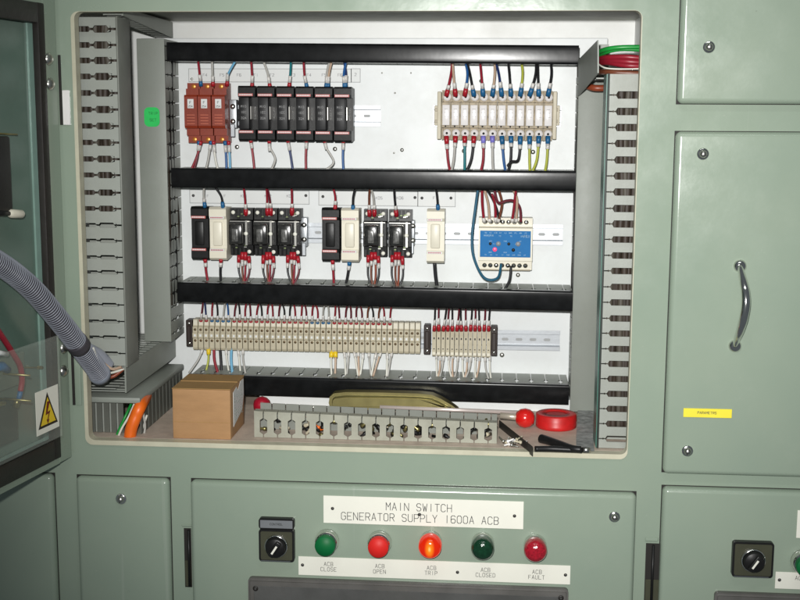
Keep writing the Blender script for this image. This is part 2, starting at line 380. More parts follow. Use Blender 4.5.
# the inside of the bay
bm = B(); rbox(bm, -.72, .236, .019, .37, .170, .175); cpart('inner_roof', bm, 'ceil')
bm = B(); rbox(bm, -.72, .236, .366, .372, -.55, .170); cpart('rear_wall', bm, 'wall')
bm = B(); rbox(bm, -.725, -.715, .019, .366, -.55, .170); rbox(bm, .2315, .2365, .019, .366, FLOOR, .170); cpart('side_wall', bm, 'wall')
bm = B(); rbox(bm, -.715, .2315, .0185, .366, FLOOR - .006, FLOOR); cpart('inner_floor', bm, 'floor')
pt = U(608, 38, YP)
bm = B(); rbox(bm, -.64, pt.x, YP, YP + .004, -.496, pt.z, .001, 1); plate = cpart('mounting_plate', bm, 'white')
plate_loc = CW
bm = B(); rbox(bm, -.42, .135, .262, .334, FLOOR - .001, -.486, .001, 1); cpart('rear_ledge', bm, 'white')
# screws on the plate
def screwhead(bm, p, r, y, t=.002):
    lathe(bm, [(0, -t * 1.2), (r * .7, -t), (r, -t * .3), (r, .0)], Vector((p.x, y, p.z)), Vector((0, 1, 0)), 14)
    return bm
for px, py, r in ((237, 147, .0042), (335, 149, .0042), (402, 150, .0035), (464, 151, .0042), (533, 152, .0042), (481, 81, .0035), (502, 355, .0045), (192, 79, .0028), (382, 73, .0016), (411, 73, .0016), (395, 93, .0018), (394, 153, .0018), (518, 275, .004)):
    bm = B(); screwhead(bm, U(px, py, YP), r, YP); s = link('screw', bm, 'steel', plate, False, CW)
# DIN rails
def din(px0, py0, px1, py1, h=.036):
    y = YP - .012; a = U(px0, py0, y); b = U(px1, py1, y); L_ = b.x - a.x
    pr = [(0, -h / 2), (0, -h / 2 + .006), (.009, -h / 2 + .007), (.009, h / 2 - .007), (0, h / 2 - .006), (0, h / 2), (-.0012, h / 2), (-.0012, h / 2 - .0068), (.0078, h / 2 - .0082), (.0078, -h / 2 + .0082), (-.0012, -h / 2 + .0068), (-.0012, -h / 2)]
    bm = B(); prism(bm, pr, 0, L_, 'x')
    ang = math.atan2(b.z - a.z, L_)
    bmesh.ops.rotate(bm, verts=bm.verts, matrix=Matrix.Rotation(-ang, 3, 'Y'), cent=(0, 0, 0))
    bmesh.ops.translate(bm, verts=bm.verts, vec=(a.x, y + .002, a.z))
    k = 0
    o = link('din_rail', bm, 'rail', plate, False, CW)
    sb = B()
    x = a.x + .008
    while x < b.x - .01:
        z = a.z + (b.z - a.z) * (x - a.x) / L_
        prism(sb, [(x + dx, z + dz) for dx, dz in rounded(0, .012, -.0025, .0025, .0024, 3)], y + .0092, y + .0096, 'y'); x += .025
    link('rail_slots', sb, mat('rail_slot_grey', (.35, .36, .36), .5), o, False, CW)
    return o
din(205, 115, 380, 116); din(433, 116, 561, 116.5); din(200, 232, 563, 235); din(196, 335, 560, 341)
# label strips glued to the plate
def strip(px0, py0, px1, py1, m='paperg', y=YP, t=.0012):
    a = U(px0, py0, y); b = U(px1, py1, y); bm = B(); rbox(bm, a.x, b.x, y - t, y, b.z, a.z, .0003, 1)
    e = B(); rbox(e, a.x - .0010, b.x + .0010, y - t + .0005, y, b.z - .0010, a.z + .0010); link('strip_edge', e, mat('strip_edge_grey', (.34, .35, .35), .5), plate, False, CW)
    return bm, a, b
def text_on(parent, w, items, y, m='inkl', h=.0046, wt=.15, name='lettering'):
    bm = B()
    for s, px, py in items:
        p = U(px, py, y); lettering(bm, s, p.x, p.z, h, y, wt)
    return link(name, bm, m, parent, False, w)
for (q, items) in (((189, 69, 351, 82), [('F4', 205, 75), ('F5', 222, 75), ('F6', 239, 75), ('F1', 256, 75), ('F2', 272, 75), ('F3', 293, 75), ('F4', 309, 75), ('F5', 324, 75), ('F6', 340, 75), ('2', 356, 74)][:9]),
                   ((351.6, 69, 360, 82), [('2', 355.5, 74.5)]),
                   ((190, 190, 309, 204), [('F7', 209, 196), ('F8', 226, 196), ('K01', 244, 196), ('K02', 268, 196), ('K03', 290, 196)]),
                   ((319, 191, 417.6, 206), [('F9', 338, 197), ('K05', 379, 198), ('K06', 400, 198)]), ((418.2, 191.5, 455, 206.5), [('F', 434, 198)])):
    bm, a, b = strip(*q); o = link('label_strip', bm, 'paperg', plate, False, CW)
    text_on(o, CW, items, YP - .0012)
for px, py in ((193.5, 195.5), (306, 195.5), (323, 196.5), (415, 197.5), (422, 198), (451, 198)):
    bm = B(); screwhead(bm, U(px, py, YP), .0027, YP - .0012); link('screw', bm, 'ink', plate, False, CW)
# ---- raised covers and doors of the front
def cover(name, x0, x1, z0, z1, t=.014, r=.0078):
    bm = B(); rbox(bm, x0, x1, -t, t, z0, z1, r, 7)
    o = cpart(name, bm, 'paint', True)
    bm = B(); rbox(bm, x0 - .0011, x1 + .0011, -.0009, .002, z0 - .0011, z1 + .0011); link('seam', bm, 'hole', o, False, CW)
    return o
cov_ur = cover('upper_right_cover', .2560, .79, .0225, .37)
door_r = cover('cabinet_door', .2558, .79, -.5325, -.0178)
cov_ll = cover('lower_left_cover', -.6622, -.5118, -.97, -.5655, .012)
cov_fl = cover('far_left_cover', -1.1, -.700, -.97, -.5640, .012)
cov_m = cover('main_switch_cover', -.4768, .2172, -.97, -.5660)
cov_lr = cover('lower_right_cover', .2568, .79, -.97, -.5545)
# quarter-turn locks
YF = -.014
def lock(px, py, cov):
    p = U(px, py, YF); bm = B(); lathe(bm, [(.0, -.0012), (.0075, -.0012), (.0088, 0), (.0088, .001)], Vector((p.x, YF, p.z)), Vector((0, 1, 0)), 24)
    o = link('lock', bm, 'chrome', cov, False, CW)
    bm = B(); lathe(bm, [(0, -.0065), (.0028, -.0062), (.0052, -.004), (.0058, -.001), (.0058, 0)], Vector((p.x, YF - .0012, p.z)), Vector((0, 1, 0)), 20)
    s = link('screw', bm, 'steel', o, False, CW)
    bm = B(); rbox(bm, -.0045, .0045, -.0005, .0006, -.0007, .0007); bmesh.ops.rotate(bm, verts=bm.verts, matrix=Matrix.Rotation(random.uniform(0, 3), 3, 'Y')); bmesh.ops.translate(bm, verts=bm.verts, vec=(p.x, YF - .0070, p.z))
    link('slot', bm, 'hole', o, False, CW)
lock(709, 47, cov_ur); lock(703, 154, door_r); lock(687.5, 451, door_r); lock(614.5, 517, cov_m); lock(121, 499, cov_ll)
# door pull
hp = []
for px, py, yy in ((740, 266, -.017), (741, 272, -.024), (742.5, 281, -.034), (744, 292, -.044), (744.5, 304, -.048), (743, 318, -.047), (739.5, 331, -.036), (736.5, 339, -.025), (735, 346, -.017)):
    q = U(px, py, YF); q = Vector((q.x, yy, q.z)); hp.append(q)
# keep the seen outline: re-project each point at its real depth
hp = [U(px, py, yy) for px, py, yy in ((740, 266, -.018), (741.5, 273, -.026), (743.5, 282, -.036), (745.5, 293, -.045), (745.8, 305, -.049), (743.5, 319, -.047), (740, 331, -.037), (737, 339, -.026), (735, 346, -.018))]
pp = spline(hp, 5); n = len(pp)
bm = B(); tube(bm, pp, [.0034 + .0034 * math.sin(math.pi * i / (n - 1)) ** .8 for i in range(n)], 14)
hd = link('handle', bm, 'chrome', door_r, False, CW)
for q in ((740, 266), (735, 346)):
    p = U(q[0], q[1], YF); bm = B(); lathe(bm, [(0, -.0065), (.006, -.006), (.0092, -.0025), (.0098, 0)], Vector((p.x, YF, p.z)), Vector((0, 1, 0)), 22)
    mt = link('handle_mount', bm, 'chrome', hd, False, CW)
# hinges let into the gaps between covers
def slot_hinge(x0, x1, z0, z1, tube_x):
    bm = B(); rbox(bm, x0, x1, -.0012, -.0002, z0, z1); o = cpart('hinge', bm, 'hole')  # dark plate standing in for the shade of an open slot
    bm = B(); lathe(bm, [(0, 0), (.0022, 0), (.0022, z1 - z0 - .004), (0, z1 - z0 - .004)], Vector((tube_x, -.0035, z0 + .002)), Vector((0, 0, 1)), 12)
    link('hinge_pin', bm, 'blk', o, False, CW)
    zc = (z0 + z1) / 2
    bm = B(); rbox(bm, x0 + .001, x1 - .001, -.0030, -.0015, z0 + .002, zc - .004, .0006, 1); link('hinge_leaf', bm, 'olive', o, True, CW)
a = U(184, 528); b = U(193, 587); slot_hinge(a.x, b.x - .001, b.z, a.z, a.x + .008)
a = U(646, 543); b = U(659.5, 610); slot_hinge(a.x, b.x - .001, b.z, a.z, a.x + .011)
bm = B(); a = U(182, 524); rbox(bm, a.x, a.x + .017, -.003, 0, a.z - .003, a.z, .001, 1); a = U(645, 537); rbox(bm, a.x, a.x + .02, -.003, 0, a.z - .006, a.z, .001, 1); cpart('hinge_lip', bm, 'paint')
# door hinge plates on the left jamb
def jamb_hinge(px0, py0, px1, py1, lit):
    a = U(px0, py0); b = U(px1, py1)
    bm = B(); rbox(bm, a.x, a.x + .004, -.002, -.0003, b.z, a.z); o = cpart('hinge', bm, 'hole')
    if lit:
        zz = a.z + (b.z - a.z) * .5
        bm = B(); rbox(bm, a.x + .005, a.x + .016, -.003, -.0003, b.z, zz, .0006, 1); link('hinge_leaf', bm, 'clear', o, True, CW)  # white colour stands for the bright reflection on this metal leaf
    else:
        bm = B(); rbox(bm, a.x + .005, a.x + .015, -.003, -.0003, b.z, a.z, .0012, 2); link('hinge_leaf', bm, 'paint', o, True, CW)
jamb_hinge(58, 55, 69, 125, True); jamb_hinge(71, 347, 82, 405, False)

# ================================================================== WIRING DUCTS
# left outer duct on the side wall, slots towards the camera
def vduct_front(name, label, x0, x1, zb, zt, y0, dep, zs, g, wins, side_m, face_m, gaps=None, cover_side='right', group='grey slotted wiring ducts'):
    t = thing(name, label, 'wiring duct', ((x0 + x1) / 2, y0 + dep / 2, zb), group); w = Vector(t.location)
    bm = B(); fingers(bm, zb, zt, zs, g, wins, x0, x1, .0018, P=lambda u, ww, th: (ww, y0 + th, u), gaps=gaps)
    link('slotted_side', bm, face_m, t, False, w)
    bm = B(); rbox(bm, x0, x1, y0 + dep - .0018, y0 + dep, zb, zt); link('rear_side', bm, face_m, t, False, w)
    bm = B()
    if cover_side == 'right': rbox(bm, x1 + .0004, x1 + .0030, y0 - .001, y0 + dep + .001, zb - .002, zt + .001, .0008, 2)
    else: rbox(bm, x0 - .0030, x0 - .0004, y0 - .001, y0 + dep + .001, zb - .002, zt + .001, .0008, 2)
    link('cover', bm, side_m, t, True, w)
    return t
a = U(116, 17, .03); b = U(125, 366, .03)
xa = (a.x + b.x) / 2; zt = a.z; zb = b.z
slotpx = [29, 45, 60.5, 76.5, 93, 109.5, 126, 142.5, 159, 175, 192.5, 208.5, 225, 240.5, 257, 272, 288.5, 304.5, 321, 337, 353]
zs = [U(95, p, .03).z for p in slotpx]
gaps = [.0036] * 6 + [.0034, .0034, .0034, .0032, .0032, .0030, .0026, .0023, .0022, .0022, .0020, .0020, .0020, .0020, .0020]
gaps = gaps[::-1]
x_l = -.660
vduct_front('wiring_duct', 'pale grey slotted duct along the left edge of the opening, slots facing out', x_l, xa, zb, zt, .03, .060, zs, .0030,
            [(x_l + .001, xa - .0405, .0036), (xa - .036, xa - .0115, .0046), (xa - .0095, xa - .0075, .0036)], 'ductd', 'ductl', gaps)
# right outer duct
a = U(607.5, 72, .03); b = U(600, 440, .03); xc = (a.x + b.x) / 2 + .001
zt = U(620, 74, .03).z; zb = FLOOR + .001
spx = [95, 111.5, 127.5, 143.5, 160, 176, 192, 208.5, 224, 239.5, 255.5, 271, 287, 302.5, 318.5, 333.5, 349, 364, 379, 394, 409, 424, 439]
zs = [U(618, p, .03).z for p in spx]; gaps = ([.0019] * 9 + [.0017] * 14)[::-1]
t = vduct_front('wiring_duct', 'pale grey slotted duct at the opening\'s right edge, below the red and green cables', xc, .228, zb, zt, .03, .055, zs, .0018,
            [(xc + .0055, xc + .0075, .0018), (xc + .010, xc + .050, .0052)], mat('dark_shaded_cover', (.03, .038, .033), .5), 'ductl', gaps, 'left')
bm = B(); rbox(bm, xc - .0045, xc - .0032, .032, .085, zb, zt); link('cover_edge', bm, mat('teal_edge', (.06, .17, .13), .4), t, False, Vector(t.location))
# dark cables packed inside both outer ducts
for nm, x0, x1, za, zz, cnt, lab in (('cable_bundle', x_l + .006, xa - .006, -.16, .148, 8, 'brown and grey cables seen through the slots of the left outer duct'), ('cable_bundle', xc + .008, .222, FLOOR + .02, .06, 9, 'brown cables seen through the slots of the right outer duct')):
    t = None
    for k in range(cnt):
        x = x0 + (x1 - x0) * (k + .5) / cnt; bm = B()
        pts = spline([Vector((x + random.uniform(-.003, .003), .046 + random.uniform(-.004, .006), za + (zz - za) * q / 6)) for q in range(7)], 4)
        tube(bm, pts, .0058, 8)
        if t is None:
            t = thing(nm, lab, 'cables', pts[0], 'cables packed inside the outer ducts')
        link('cable', bm, mat('dull_brown_cable', (.035, .024, .016), .6, noise=.3) if k % 3 else mat('dull_grey_cable', (.07, .06, .045), .6), t, False, Vector(t.location))

# inner vertical ducts with flat covers
def vduct_cover(label, pa, pb, side, zt_px, zb_z, width_px, slots):
    """pa, pb: pixels of the cover's left edge at top and bottom"""
    y0 = .24; A = U(*pa, y0); C = U(*pb, y0); x0 = (A.x + C.x) / 2; x1 = x0 + width_px * (y0 + 1.8) / FPX
    zt = U(pa[0], zt_px, y0).z
    t = thing('wiring_duct', label, 'wiring duct', ((x0 + x1) / 2, .288, zb_z), 'grey slotted wiring ducts'); w = Vector(t.location)
    bm = B(); rbox(bm, x0, x1, y0, y0 + .004, zb_z, zt, .0014, 2); link('cover', bm, 'duct', t, True, w)
    n = slots; zs = [zb_z + (zt - zb_z) * (k + .5) / n for k in range(n)]
    for x in ((x1 - .0035, x1 - .0017) if side == 'right' else (x0 + .0017, x0 + .0035), (x0 + .002, x0 + .0038) if side == 'right' else (x1 - .0038, x1 - .002)):
        bm = B(); fingers(bm, zb_z, zt, zs, .0022, [(y0 + .022, y0 + .032, .0034), (y0 + .045, y0 + .062, .0038)], y0 + .0042, YP - .001, .0018, P=lambda u, ww, th, x=x: (x[0] + th, ww, u))
        link('slotted_side', bm, 'ductl' if side == 'right' else 'ductl', t, False, w)
    return x0, x1
con_z = U(126, 366, .035).z
BL0, BL1 = vduct_cover('grey wiring duct with the green sticker, left of the black ducts', (137.5, 40), (143, 335), 'right', 38.5, con_z + .001, 28.5, 22)
BR0, BR1 = vduct_cover('grey wiring duct at the right ends of the four black ducts', (580.5, 62), (568.5, 410), 'left', 76, U(582, 412, .24).z, 26.5, 24)
for x0, x1, lab in ((BL0, BL1, 'dark cables added to darken the slots of the inner left duct'), (BR0, BR1, 'dark cables added to darken the slots of the inner right duct')):  # cables added so the slots of both inner ducts read dark
    t = None
    for k in range(8):
        sx = x1 - .010 if x0 < 0 and x0 < -.3 else x0 + .010; sx = sx - (.010 if x0 < -.3 else -.010) * (k // 4)
        bm = B(); yy = .256 + .0185 * (k % 4); pts = spline([Vector((sx + random.uniform(-.002, .002), yy + random.uniform(-.003, .003), -.33 + .43 * q / 6)) for q in range(7)], 4)
        tube(bm, pts, .0086 if k < 4 else .007, 8)
        if t is None: t = thing('cable_bundle', lab, 'cables', pts[0], 'cables added inside the inner ducts')
        link('cable', bm, 'blk' if k % 3 else mat('dull_brown_cable', (.035, .024, .016), .6), t, False, Vector(t.location))
# green sticker
p = U(152, 117, .2395); bm = B(); prism(bm, [(p.x + c[0], p.z + c[1]) for c in rounded(-.0135, .0135, -.0165, .0165, .0085)], .2388, .2396, 'y')
st = solo('sticker', bm, 'green', 'bright green rounded sticker with faint handwriting on the grey left duct', 'sticker')
w = Vector(st.location); bm = B()
lettering(bm, 'TRIP', p.x + .002, p.z + .006, .0045, .2388, .12); lettering(bm, 'SET', p.x + .002, p.z - .005, .0045, .2388, .12)
link('handwriting', bm, mat('dark_green_ink', (.0, .13, .03), .6), st, False, w)

# horizontal black-covered ducts
def hduct(label, lt, lb, rt, rb, slots=26, first_hidden=0):
    y0 = .24; A = U(*lt, y0); A2 = U(*lb, y0); C = U(*rt, y0); C2 = U(*rb, y0)
    x0 = A.x; x1 = C.x; h = ((A.z - A2.z) + (C.z - C2.z)) / 2; za = (A.z + A2.z) / 2; zc = (C.z + C2.z) / 2; L_ = x1 - x0
    ang = math.atan2(zc - za, L_)
    t = thing('wiring_duct', label, 'wiring duct', ((x0 + x1) / 2, .288, (za + zc) / 2 - h / 2), 'black-covered horizontal wiring ducts'); w = Vector(t.location)
    mtx = Matrix.Rotation(-ang, 3, 'Y'); mid = (za + zc) / 2
    def fin(bm): bmesh.ops.rotate(bm, verts=bm.verts, matrix=mtx, cent=((x0 + x1) / 2, .24, mid)); return bm
    bm = B()
    pr = [(y0 + .010, mid - h / 2), (y0 + .001, mid - h / 2), (y0 - .0002, mid - h / 2 + .0012), (y0 - .0006, mid - h * .38), (y0 - .0008, mid - h * .2), (y0 - .0009, mid), (y0 - .0008, mid + h * .2), (y0 - .0006, mid + h * .38), (y0 - .0002, mid + h / 2 - .0012), (y0 + .001, mid + h / 2), (y0 + .010, mid + h / 2)]
    prism(bm, pr, x0, x1, 'x'); link('cover', fin(bm), 'black', t, True, w)
    n = slots; us = [x0 + L_ * (k + .5) / n for k in range(n)]
    for s in (-1, 1):
        zz = mid + s * (h / 2 - .0035)
        bm = B(); fingers(bm, x0, x1, us, .0014, [(y0 + .028, y0 + .052, .0036)], y0 + .0102, YP - .001, .0016, P=lambda u, ww, th: (u, ww, zz + s * th))
        link('slotted_side', fin(bm), 'ductl', t, False, w)
    return x0, x1
hduct('topmost black-covered wiring duct, above the fuse holders', (166.5, 42), (166.5, 61), (579, 45.5), (579, 64.5))
hduct('second black-covered wiring duct from the top, between fuse holders and relays', (171, 168), (171, 187.5), (576, 171), (576, 191))
hduct('third black-covered wiring duct from the top, between relays and the long terminal strip', (177, 282), (177, 302), (573, 291.5), (573, 311))
hduct('lowest black-covered wiring duct, behind the cardboard box', (190, 374), (190, 394), (569, 385.5), (569, 404.5))

# connecting ducts that run from front to back
def cduct(label, x0, x1, y0, y1, zb0, zt0, zb1, zt1, slots, m='duct', cover_x='right'):
    t = thing('wiring_duct', label, 'wiring duct', ((x0 + x1) / 2, (y0 + y1) / 2, min(zb0, zb1)), 'grey slotted wiring ducts'); w = Vector(t.location)
    bm = B(); prism(bm, [(y0, zb0), (y0, zt0), (y1, zt1), (y1, zb1)], x1 - .0025, x1, 'x'); link('cover', bm, m, t, False, w)
    bm = B(); prism(bm, [(y0 + .001, zb0 + .001), (y0 + .001, zt0 - .001), (y1, zt1 - .001), (y1, zb1 + .001)], x0, x0 + .002, 'x'); link('base', bm, m, t, False, w)
    n = slots; us = [y0 + (y1 - y0) * (k + .5) / n for k in range(n)]
    def lerp(a, b, u): return a + (b - a) * (u - y0) / (y1 - y0)
    for s, (q0, q1) in ((1, (zt0, zt1)), (-1, (zb0, zb1))):
        bm = B(); fingers(bm, y0, y1, us, .005, [(x0 + .012, x1 - .02, .0062)], x0 + .0022, x1 - .0027, .0016, P=lambda u, ww, th: (ww, u, lerp(q0, q1, u) - s * (.0015 + th)))
        link('slotted_side', bm, 'ductl', t, False, w)
    return t
cx1 = U(126, 380, .035).x
zc_t = con_z; zc_b = U(127, 393, .035).z
cduct('grey duct running front to back at lower left where the hose wires enter', -.705, cx1, .036, .333, zc_b, zc_t, zc_b, zc_t, 15)
tx = U(122, 20, .05).x
cduct('short grey duct running front to back at the top left corner of the opening', tx - .03, tx + .002, .05, .333, .1535, .1655, .138, .166, 12)
# lower left duct with its lid, fingers on front and right side
lx1 = U(141, 403, .035).x; lz = zc_b - .006
t = thing('wiring_duct', 'dark grey slotted duct in the lower left corner behind the orange cable', 'wiring duct', ((-.7 + lx1) / 2, .17, FLOOR), 'grey slotted wiring ducts'); w = Vector(t.location)
bm = B(); rbox(bm, -.705, lx1, .030, .30, lz - .010, lz - .0005, .002, 2); link('cover', bm, 'duct', t, True, w)
z0_, z1_ = FLOOR + .0005, lz - .0105
bm = B(); xx = -.655
while xx < lx1 - .030: rbox(bm, xx, xx + .0088, .045, .0475, z0_, z1_); xx += .0118
link('slotted_front', bm, mat('shade_dark_finger', (.10, .105, .09), .5), t, False, w)  # shade on front and side fingers is put into their colour
bm = B(); yy = .040
while yy < .29: rbox(bm, lx1 - .004, lx1 - .002, yy, yy + .017, z0_, z1_); yy += .0215
link('slotted_side', bm, mat('shade_dark_finger', (.10, .105, .09), .5), t, False, w)
bm = B(); rbox(bm, -.70, lx1 - .034, .0490, .0505, z0_, z1_); rbox(bm, lx1 - .0065, lx1 - .0050, .055, .29, z0_, z1_); link('lit_gap_backing', bm, 'ductl', t, False, w)  # pale sheets added so the gaps between fingers read as lit
# upper right connector plate
A_, B_, C_, D_ = U(597.5, 40, .06), U(597.5, 73, .06), U(578, 96, .23), U(578, 60, .23)
t = thing('wiring_duct', 'short grey duct at the top right corner with red and green cables coming out', 'wiring duct', (B_ + C_) / 2, 'grey slotted wiring ducts'); w = Vector(t.location)
bm = B(); V = [bm.verts.new(v) for v in (A_, B_, C_, D_)]; V2 = [bm.verts.new(v + Vector((.002, 0, 0))) for v in (A_, B_, C_, D_)]
bm.faces.new(V); bm.faces.new(V2[::-1])
for i in range(4): bm.faces.new((V[i], V2[i], V2[(i + 1) % 4], V[(i + 1) % 4]))
bmesh.ops.recalc_face_normals(bm, faces=bm.faces); link('cover', bm, 'duct', t, False, w)
bm = B(); p = U(598, 76, .06); q = U(598, 40, .06)
rbox(bm, p.x + .001, .225, .105, .12, p.z - .003, p.z - .001); rbox(bm, p.x + .001, .225, .15, .165, p.z - .003, p.z - .001); rbox(bm, p.x + .001, .225, .19, .205, p.z - .003, p.z - .001)
rbox(bm, .05 + p.x * .7, p.x + .03, .232, .236, p.z, q.z + .004)
link('slotted_side', bm, 'ductl', t, False, w)
# cables out of it
def cable(name, label, col, pts, r, cat='cable', group=None, seg=10):
    P = spline([U(*p) for p in pts], 6); bm = B(); tube(bm, P, r, seg)
    return solo(name, bm, wm(col) if col in WC else col, label, cat, group)
cable('cable', 'upper thick green cable at the top right corner of the opening', 'green', [(592, 58, .16), (601, 51, .09), (618, 47.5, .07), (650, 47, .07)], .0035)
cable('cable', 'lower green cable curving under its twin at the top right corner', 'green', [(588, 62, .2), (602, 54, .1), (620, 49.5, .075), (650, 50.5, .075)], .003)
cable('cable', 'upper thick red cable at the top right corner of the opening', 'red', [(590, 62, .2), (603, 58, .1), (625, 57, .07), (650, 59, .07)], .0042)
cable('cable', 'middle thick red cable at the top right corner of the opening', 'red', [(590, 66, .2), (604, 61, .1), (625, 61.5, .066), (650, 63, .066)], .0042)
cable('cable', 'lowest thick red cable at the top right corner of the opening', 'red', [(590, 70, .2), (604, 63, .1), (625, 65.5, .062), (650, 66, .062)], .0036)
cable('cable', 'thin white cable curving under the red cables at top right', 'white', [(592, 56, .12), (601, 66, .07), (615, 69, .058), (650, 68.5, .058)], .0012)
cable('cable', 'brown cable below the red cables at the top right corner', 'brown', [(592, 72, .16), (606, 72, .08), (625, 73, .064), (650, 74, .064)], .0042)
cable('cable', 'dark blue cable lowest at the top right corner', 'dark blue', [(606, 74, .1), (625, 75.5, .07), (650, 75, .062)], .0024)
cable('cable', 'rust-red cable stub under the top right duct', 'rust', [(585, 85, .22), (594, 88, .2), (607, 88, .2)], .0055)

# ================================================================== DEVICES (local coordinates: x across, z up, y=0 the plate, front at negative y)
def lp(name, bm, m, parent, smooth=False): return link(name, bm, m, parent, smooth)
def at_plate(px, py, yref=.30):
    """device centre seen at depth yref, rooted on the plate"""
    p = U(px, py, yref); return Vector((p.x, YP, p.z))
S = 2.1 / FPX   # metres per photo pixel at the device depth
# --- red-brown fuse holders
def red_holder():
    t = thing('fuse_holder', None, 'fuse holder', (0, 0, 0), 'red-brown fuse holders')
    w = .0228; h = .104
    pr = [(-.012, -h / 2), (-.038, -h / 2), (-.038, -h / 2 + .013), (-.048, -h / 2 + .013), (-.048, -h / 2 + .025), (-.060, -h / 2 + .026), (-.062, -h / 2 + .03), (-.062, h / 2 - .024), (-.060, h / 2 - .021), (-.048, h / 2 - .021), (-.048, h / 2 - .010), (-.038, h / 2 - .010), (-.038, h / 2), (-.012, h / 2)]
    bm = B(); prism(bm, pr, -w / 2, w / 2, 'x'); lp('body', bm, 'redbr', t)
    bm = B(); rbox(bm, -.0055, .0055, -.0632, -.062, .002 + .006, .024, .0004, 1); lb = lp('label', bm, 'paperg', t)
    bm = B(); lettering(bm, 'F', 0, .018, .004, -.0632, .16); lettering(bm, '25A', 0, .0115, .003, -.0632, .16); lp('lettering', bm, 'inkb', lb)
    for s in (-1, 1):
        bm = B(); lathe(bm, [(0, -.0005), (.003, -.001), (.0042, 0)], Vector((0, -.038, s * (h / 2 - .006))), Vector((0, 1, 0)), 12); lp('screw', bm, mat('orange_brass', (.7, .28, .06), .35, metal=.6), t)
    bm = B()
    for k in range(4): rbox(bm, -.007, .007, -.0623, -.062, -.004 - k * .005, -.0028 - k * .005)
    lp('moulded_lines', bm, mat('light_red_brown', (.5, .12, .06), .5), t)
    return t
rh = red_holder()
for k, (px, py) in enumerate(((192.5, 113), (206, 113), (220, 113))):
    lab = ['leftmost of the three red-brown fuse holders at top left', 'middle one of the three red-brown fuse holders at top left', 'rightmost of the three red-brown fuse holders, next to the metal end clamp'][k]
    p = at_plate(px, py, .285)
    if k == 0: rh.location = p; rh['label'] = lab
    else: dup(rh, p, lab)
# --- end clamps
def end_clamp(label, px, py, hh=.05, w=.013, m='rail'):
    t = thing('end_clamp', label, 'rail clamp', at_plate(px, py, .31), 'metal end clamps on the rails')
    bm = B(); rbox(bm, -w / 2, w / 2, -.030, -.010, -hh / 2, hh / 2, .0015, 2); rbox(bm, -w * .3, w * .3, -.0335, -.0305, -hh * .8, -hh * .36, .0008, 1); lp('body', bm, m, t, True)
    for z in (-.013, .013):
        bm = B(); lathe(bm, [(0, -.003), (.004, -.0028), (.0048, 0)], Vector((0, -.030, z)), Vector((0, 1, 0)), 12); s = lp('screw', bm, 'steel', t)
end_clamp('shiny metal end clamp between the red-brown and the black fuse holders', 233.5, 114)
end_clamp('shiny metal end clamp to the right of the three relays', 304.5, 232, .052, .011)
end_clamp('shiny metal end clamp to the right of the two relays', 413, 233, .045, .006)
# --- black and ivory fuse holders
def mod_holder(mname, label, h=.0915, w=.0318, gap=True, ribs=False):
    t = thing('fuse_holder', label, 'fuse holder', (0, 0, 0), None)
    pr = [(-.010, -h / 2 + .002), (-.050, -h / 2), (-.056, -h / 2 + .004), (-.056, -h / 2 + .016), (-.051, -h / 2 + .022), (-.051, h / 2 - .022), (-.056, h / 2 - .016), (-.056, h / 2 - .004), (-.050, h / 2), (-.010, h / 2 - .002)]
    bw = w / 2 - .0008
    if gap:
        bm = B(); prism(bm, [(-.010, -h / 2 + .002), (-.030, -h / 2 + .002), (-.030, h / 2 - .002), (-.010, h / 2 - .002)], -bw, bw, 'x')
        for s in (-1, 1):
            q = [(-.030, s * (h / 2 - .019)), (-.056, s * (h / 2 - .019)), (-.057, s * (h / 2 - .014)), (-.056, s * (h / 2 - .003)), (-.052, s * (h / 2)), (-.030, s * (h / 2 - .001))]
            prism(bm, q, -bw, bw, 'x')
        lp('body', bm, mname, t)
        bm = B(); rbox(bm, -bw + .001, bw * .30, -.0575, -.031, -h / 2 + .0195, h / 2 - .0195, .002, 2); hnd = lp('handle', bm, mat('dull_black', (.017, .017, .018), .45, spec=.3, noise=.3, nscale=60), t, True)
        bm = B(); rbox(bm, bw * .42, bw * .5, -.056, -.031, -.010, .012); lp('edge', bm, 'steel', hnd)
        bm = B()
        for k, s_ in enumerate(('M10', 'IEC', '32A')): lettering(bm, s_, -bw * .35, .012 - k * .010, .0036, -.0575, .14)
        lp('lettering', bm, mat('pale_print', (.32, .32, .32), .6), hnd)
    else:
        bm = B(); prism(bm, pr, -bw, bw, 'x'); lp('body', bm, mname, t)
        bm = B(); rbox(bm, -bw * .55, bw * .5, -.0565, -.0512, -h / 2 + .026, h / 2 - .026, .002, 2); lp('handle', bm, mname, t, True)
    for s in (-1, 1):
        z = s * (h / 2 - .0155) if gap else s * (h / 2 - .0185)
        yf = -.0575 if gap else -.0566
        bm = B(); rbox(bm, -bw * .92, bw * .75, yf - .0006, yf + .0015, z - .0021, z + .0021); st_ = lp('stripe', bm, 'pinkish' if gap or mname == 'blk' else 'paperg', t)
        bm = B(); r0 = 'MAKER'
        for k in range(9): rbox(bm, -bw * .82 + k * bw * .165, -bw * .82 + k * bw * .165 + bw * .11, yf - .0009, yf - .0005, z - .0011, z + .0011)
        lp('marking', bm, 'paperg' if gap or mname == 'blk' else 'red', st_)
    return t
bh = mod_holder('blk', None, h=.0945)
pos = [(247.5 + 19.15 * k, 113.3 + .25 * k) for k in range(6)]
marks = ['leftmost of the six black fuse holders in the top row', 'second black fuse holder from the left in the top row of six', 'third black fuse holder from the left in the top row of six',
         'fourth black fuse holder from the left in the top row of six', 'fifth black fuse holder from the left in the top row of six', 'rightmost of the six black fuse holders, before the bare rail']
for k, q in enumerate(pos):
    p = at_plate(q[0], q[1], .285)
    if k == 0: bh.location = p; bh['label'] = marks[0]; bh['group'] = 'black fuse holders in the top row'
    else: dup(bh, p, marks[k])
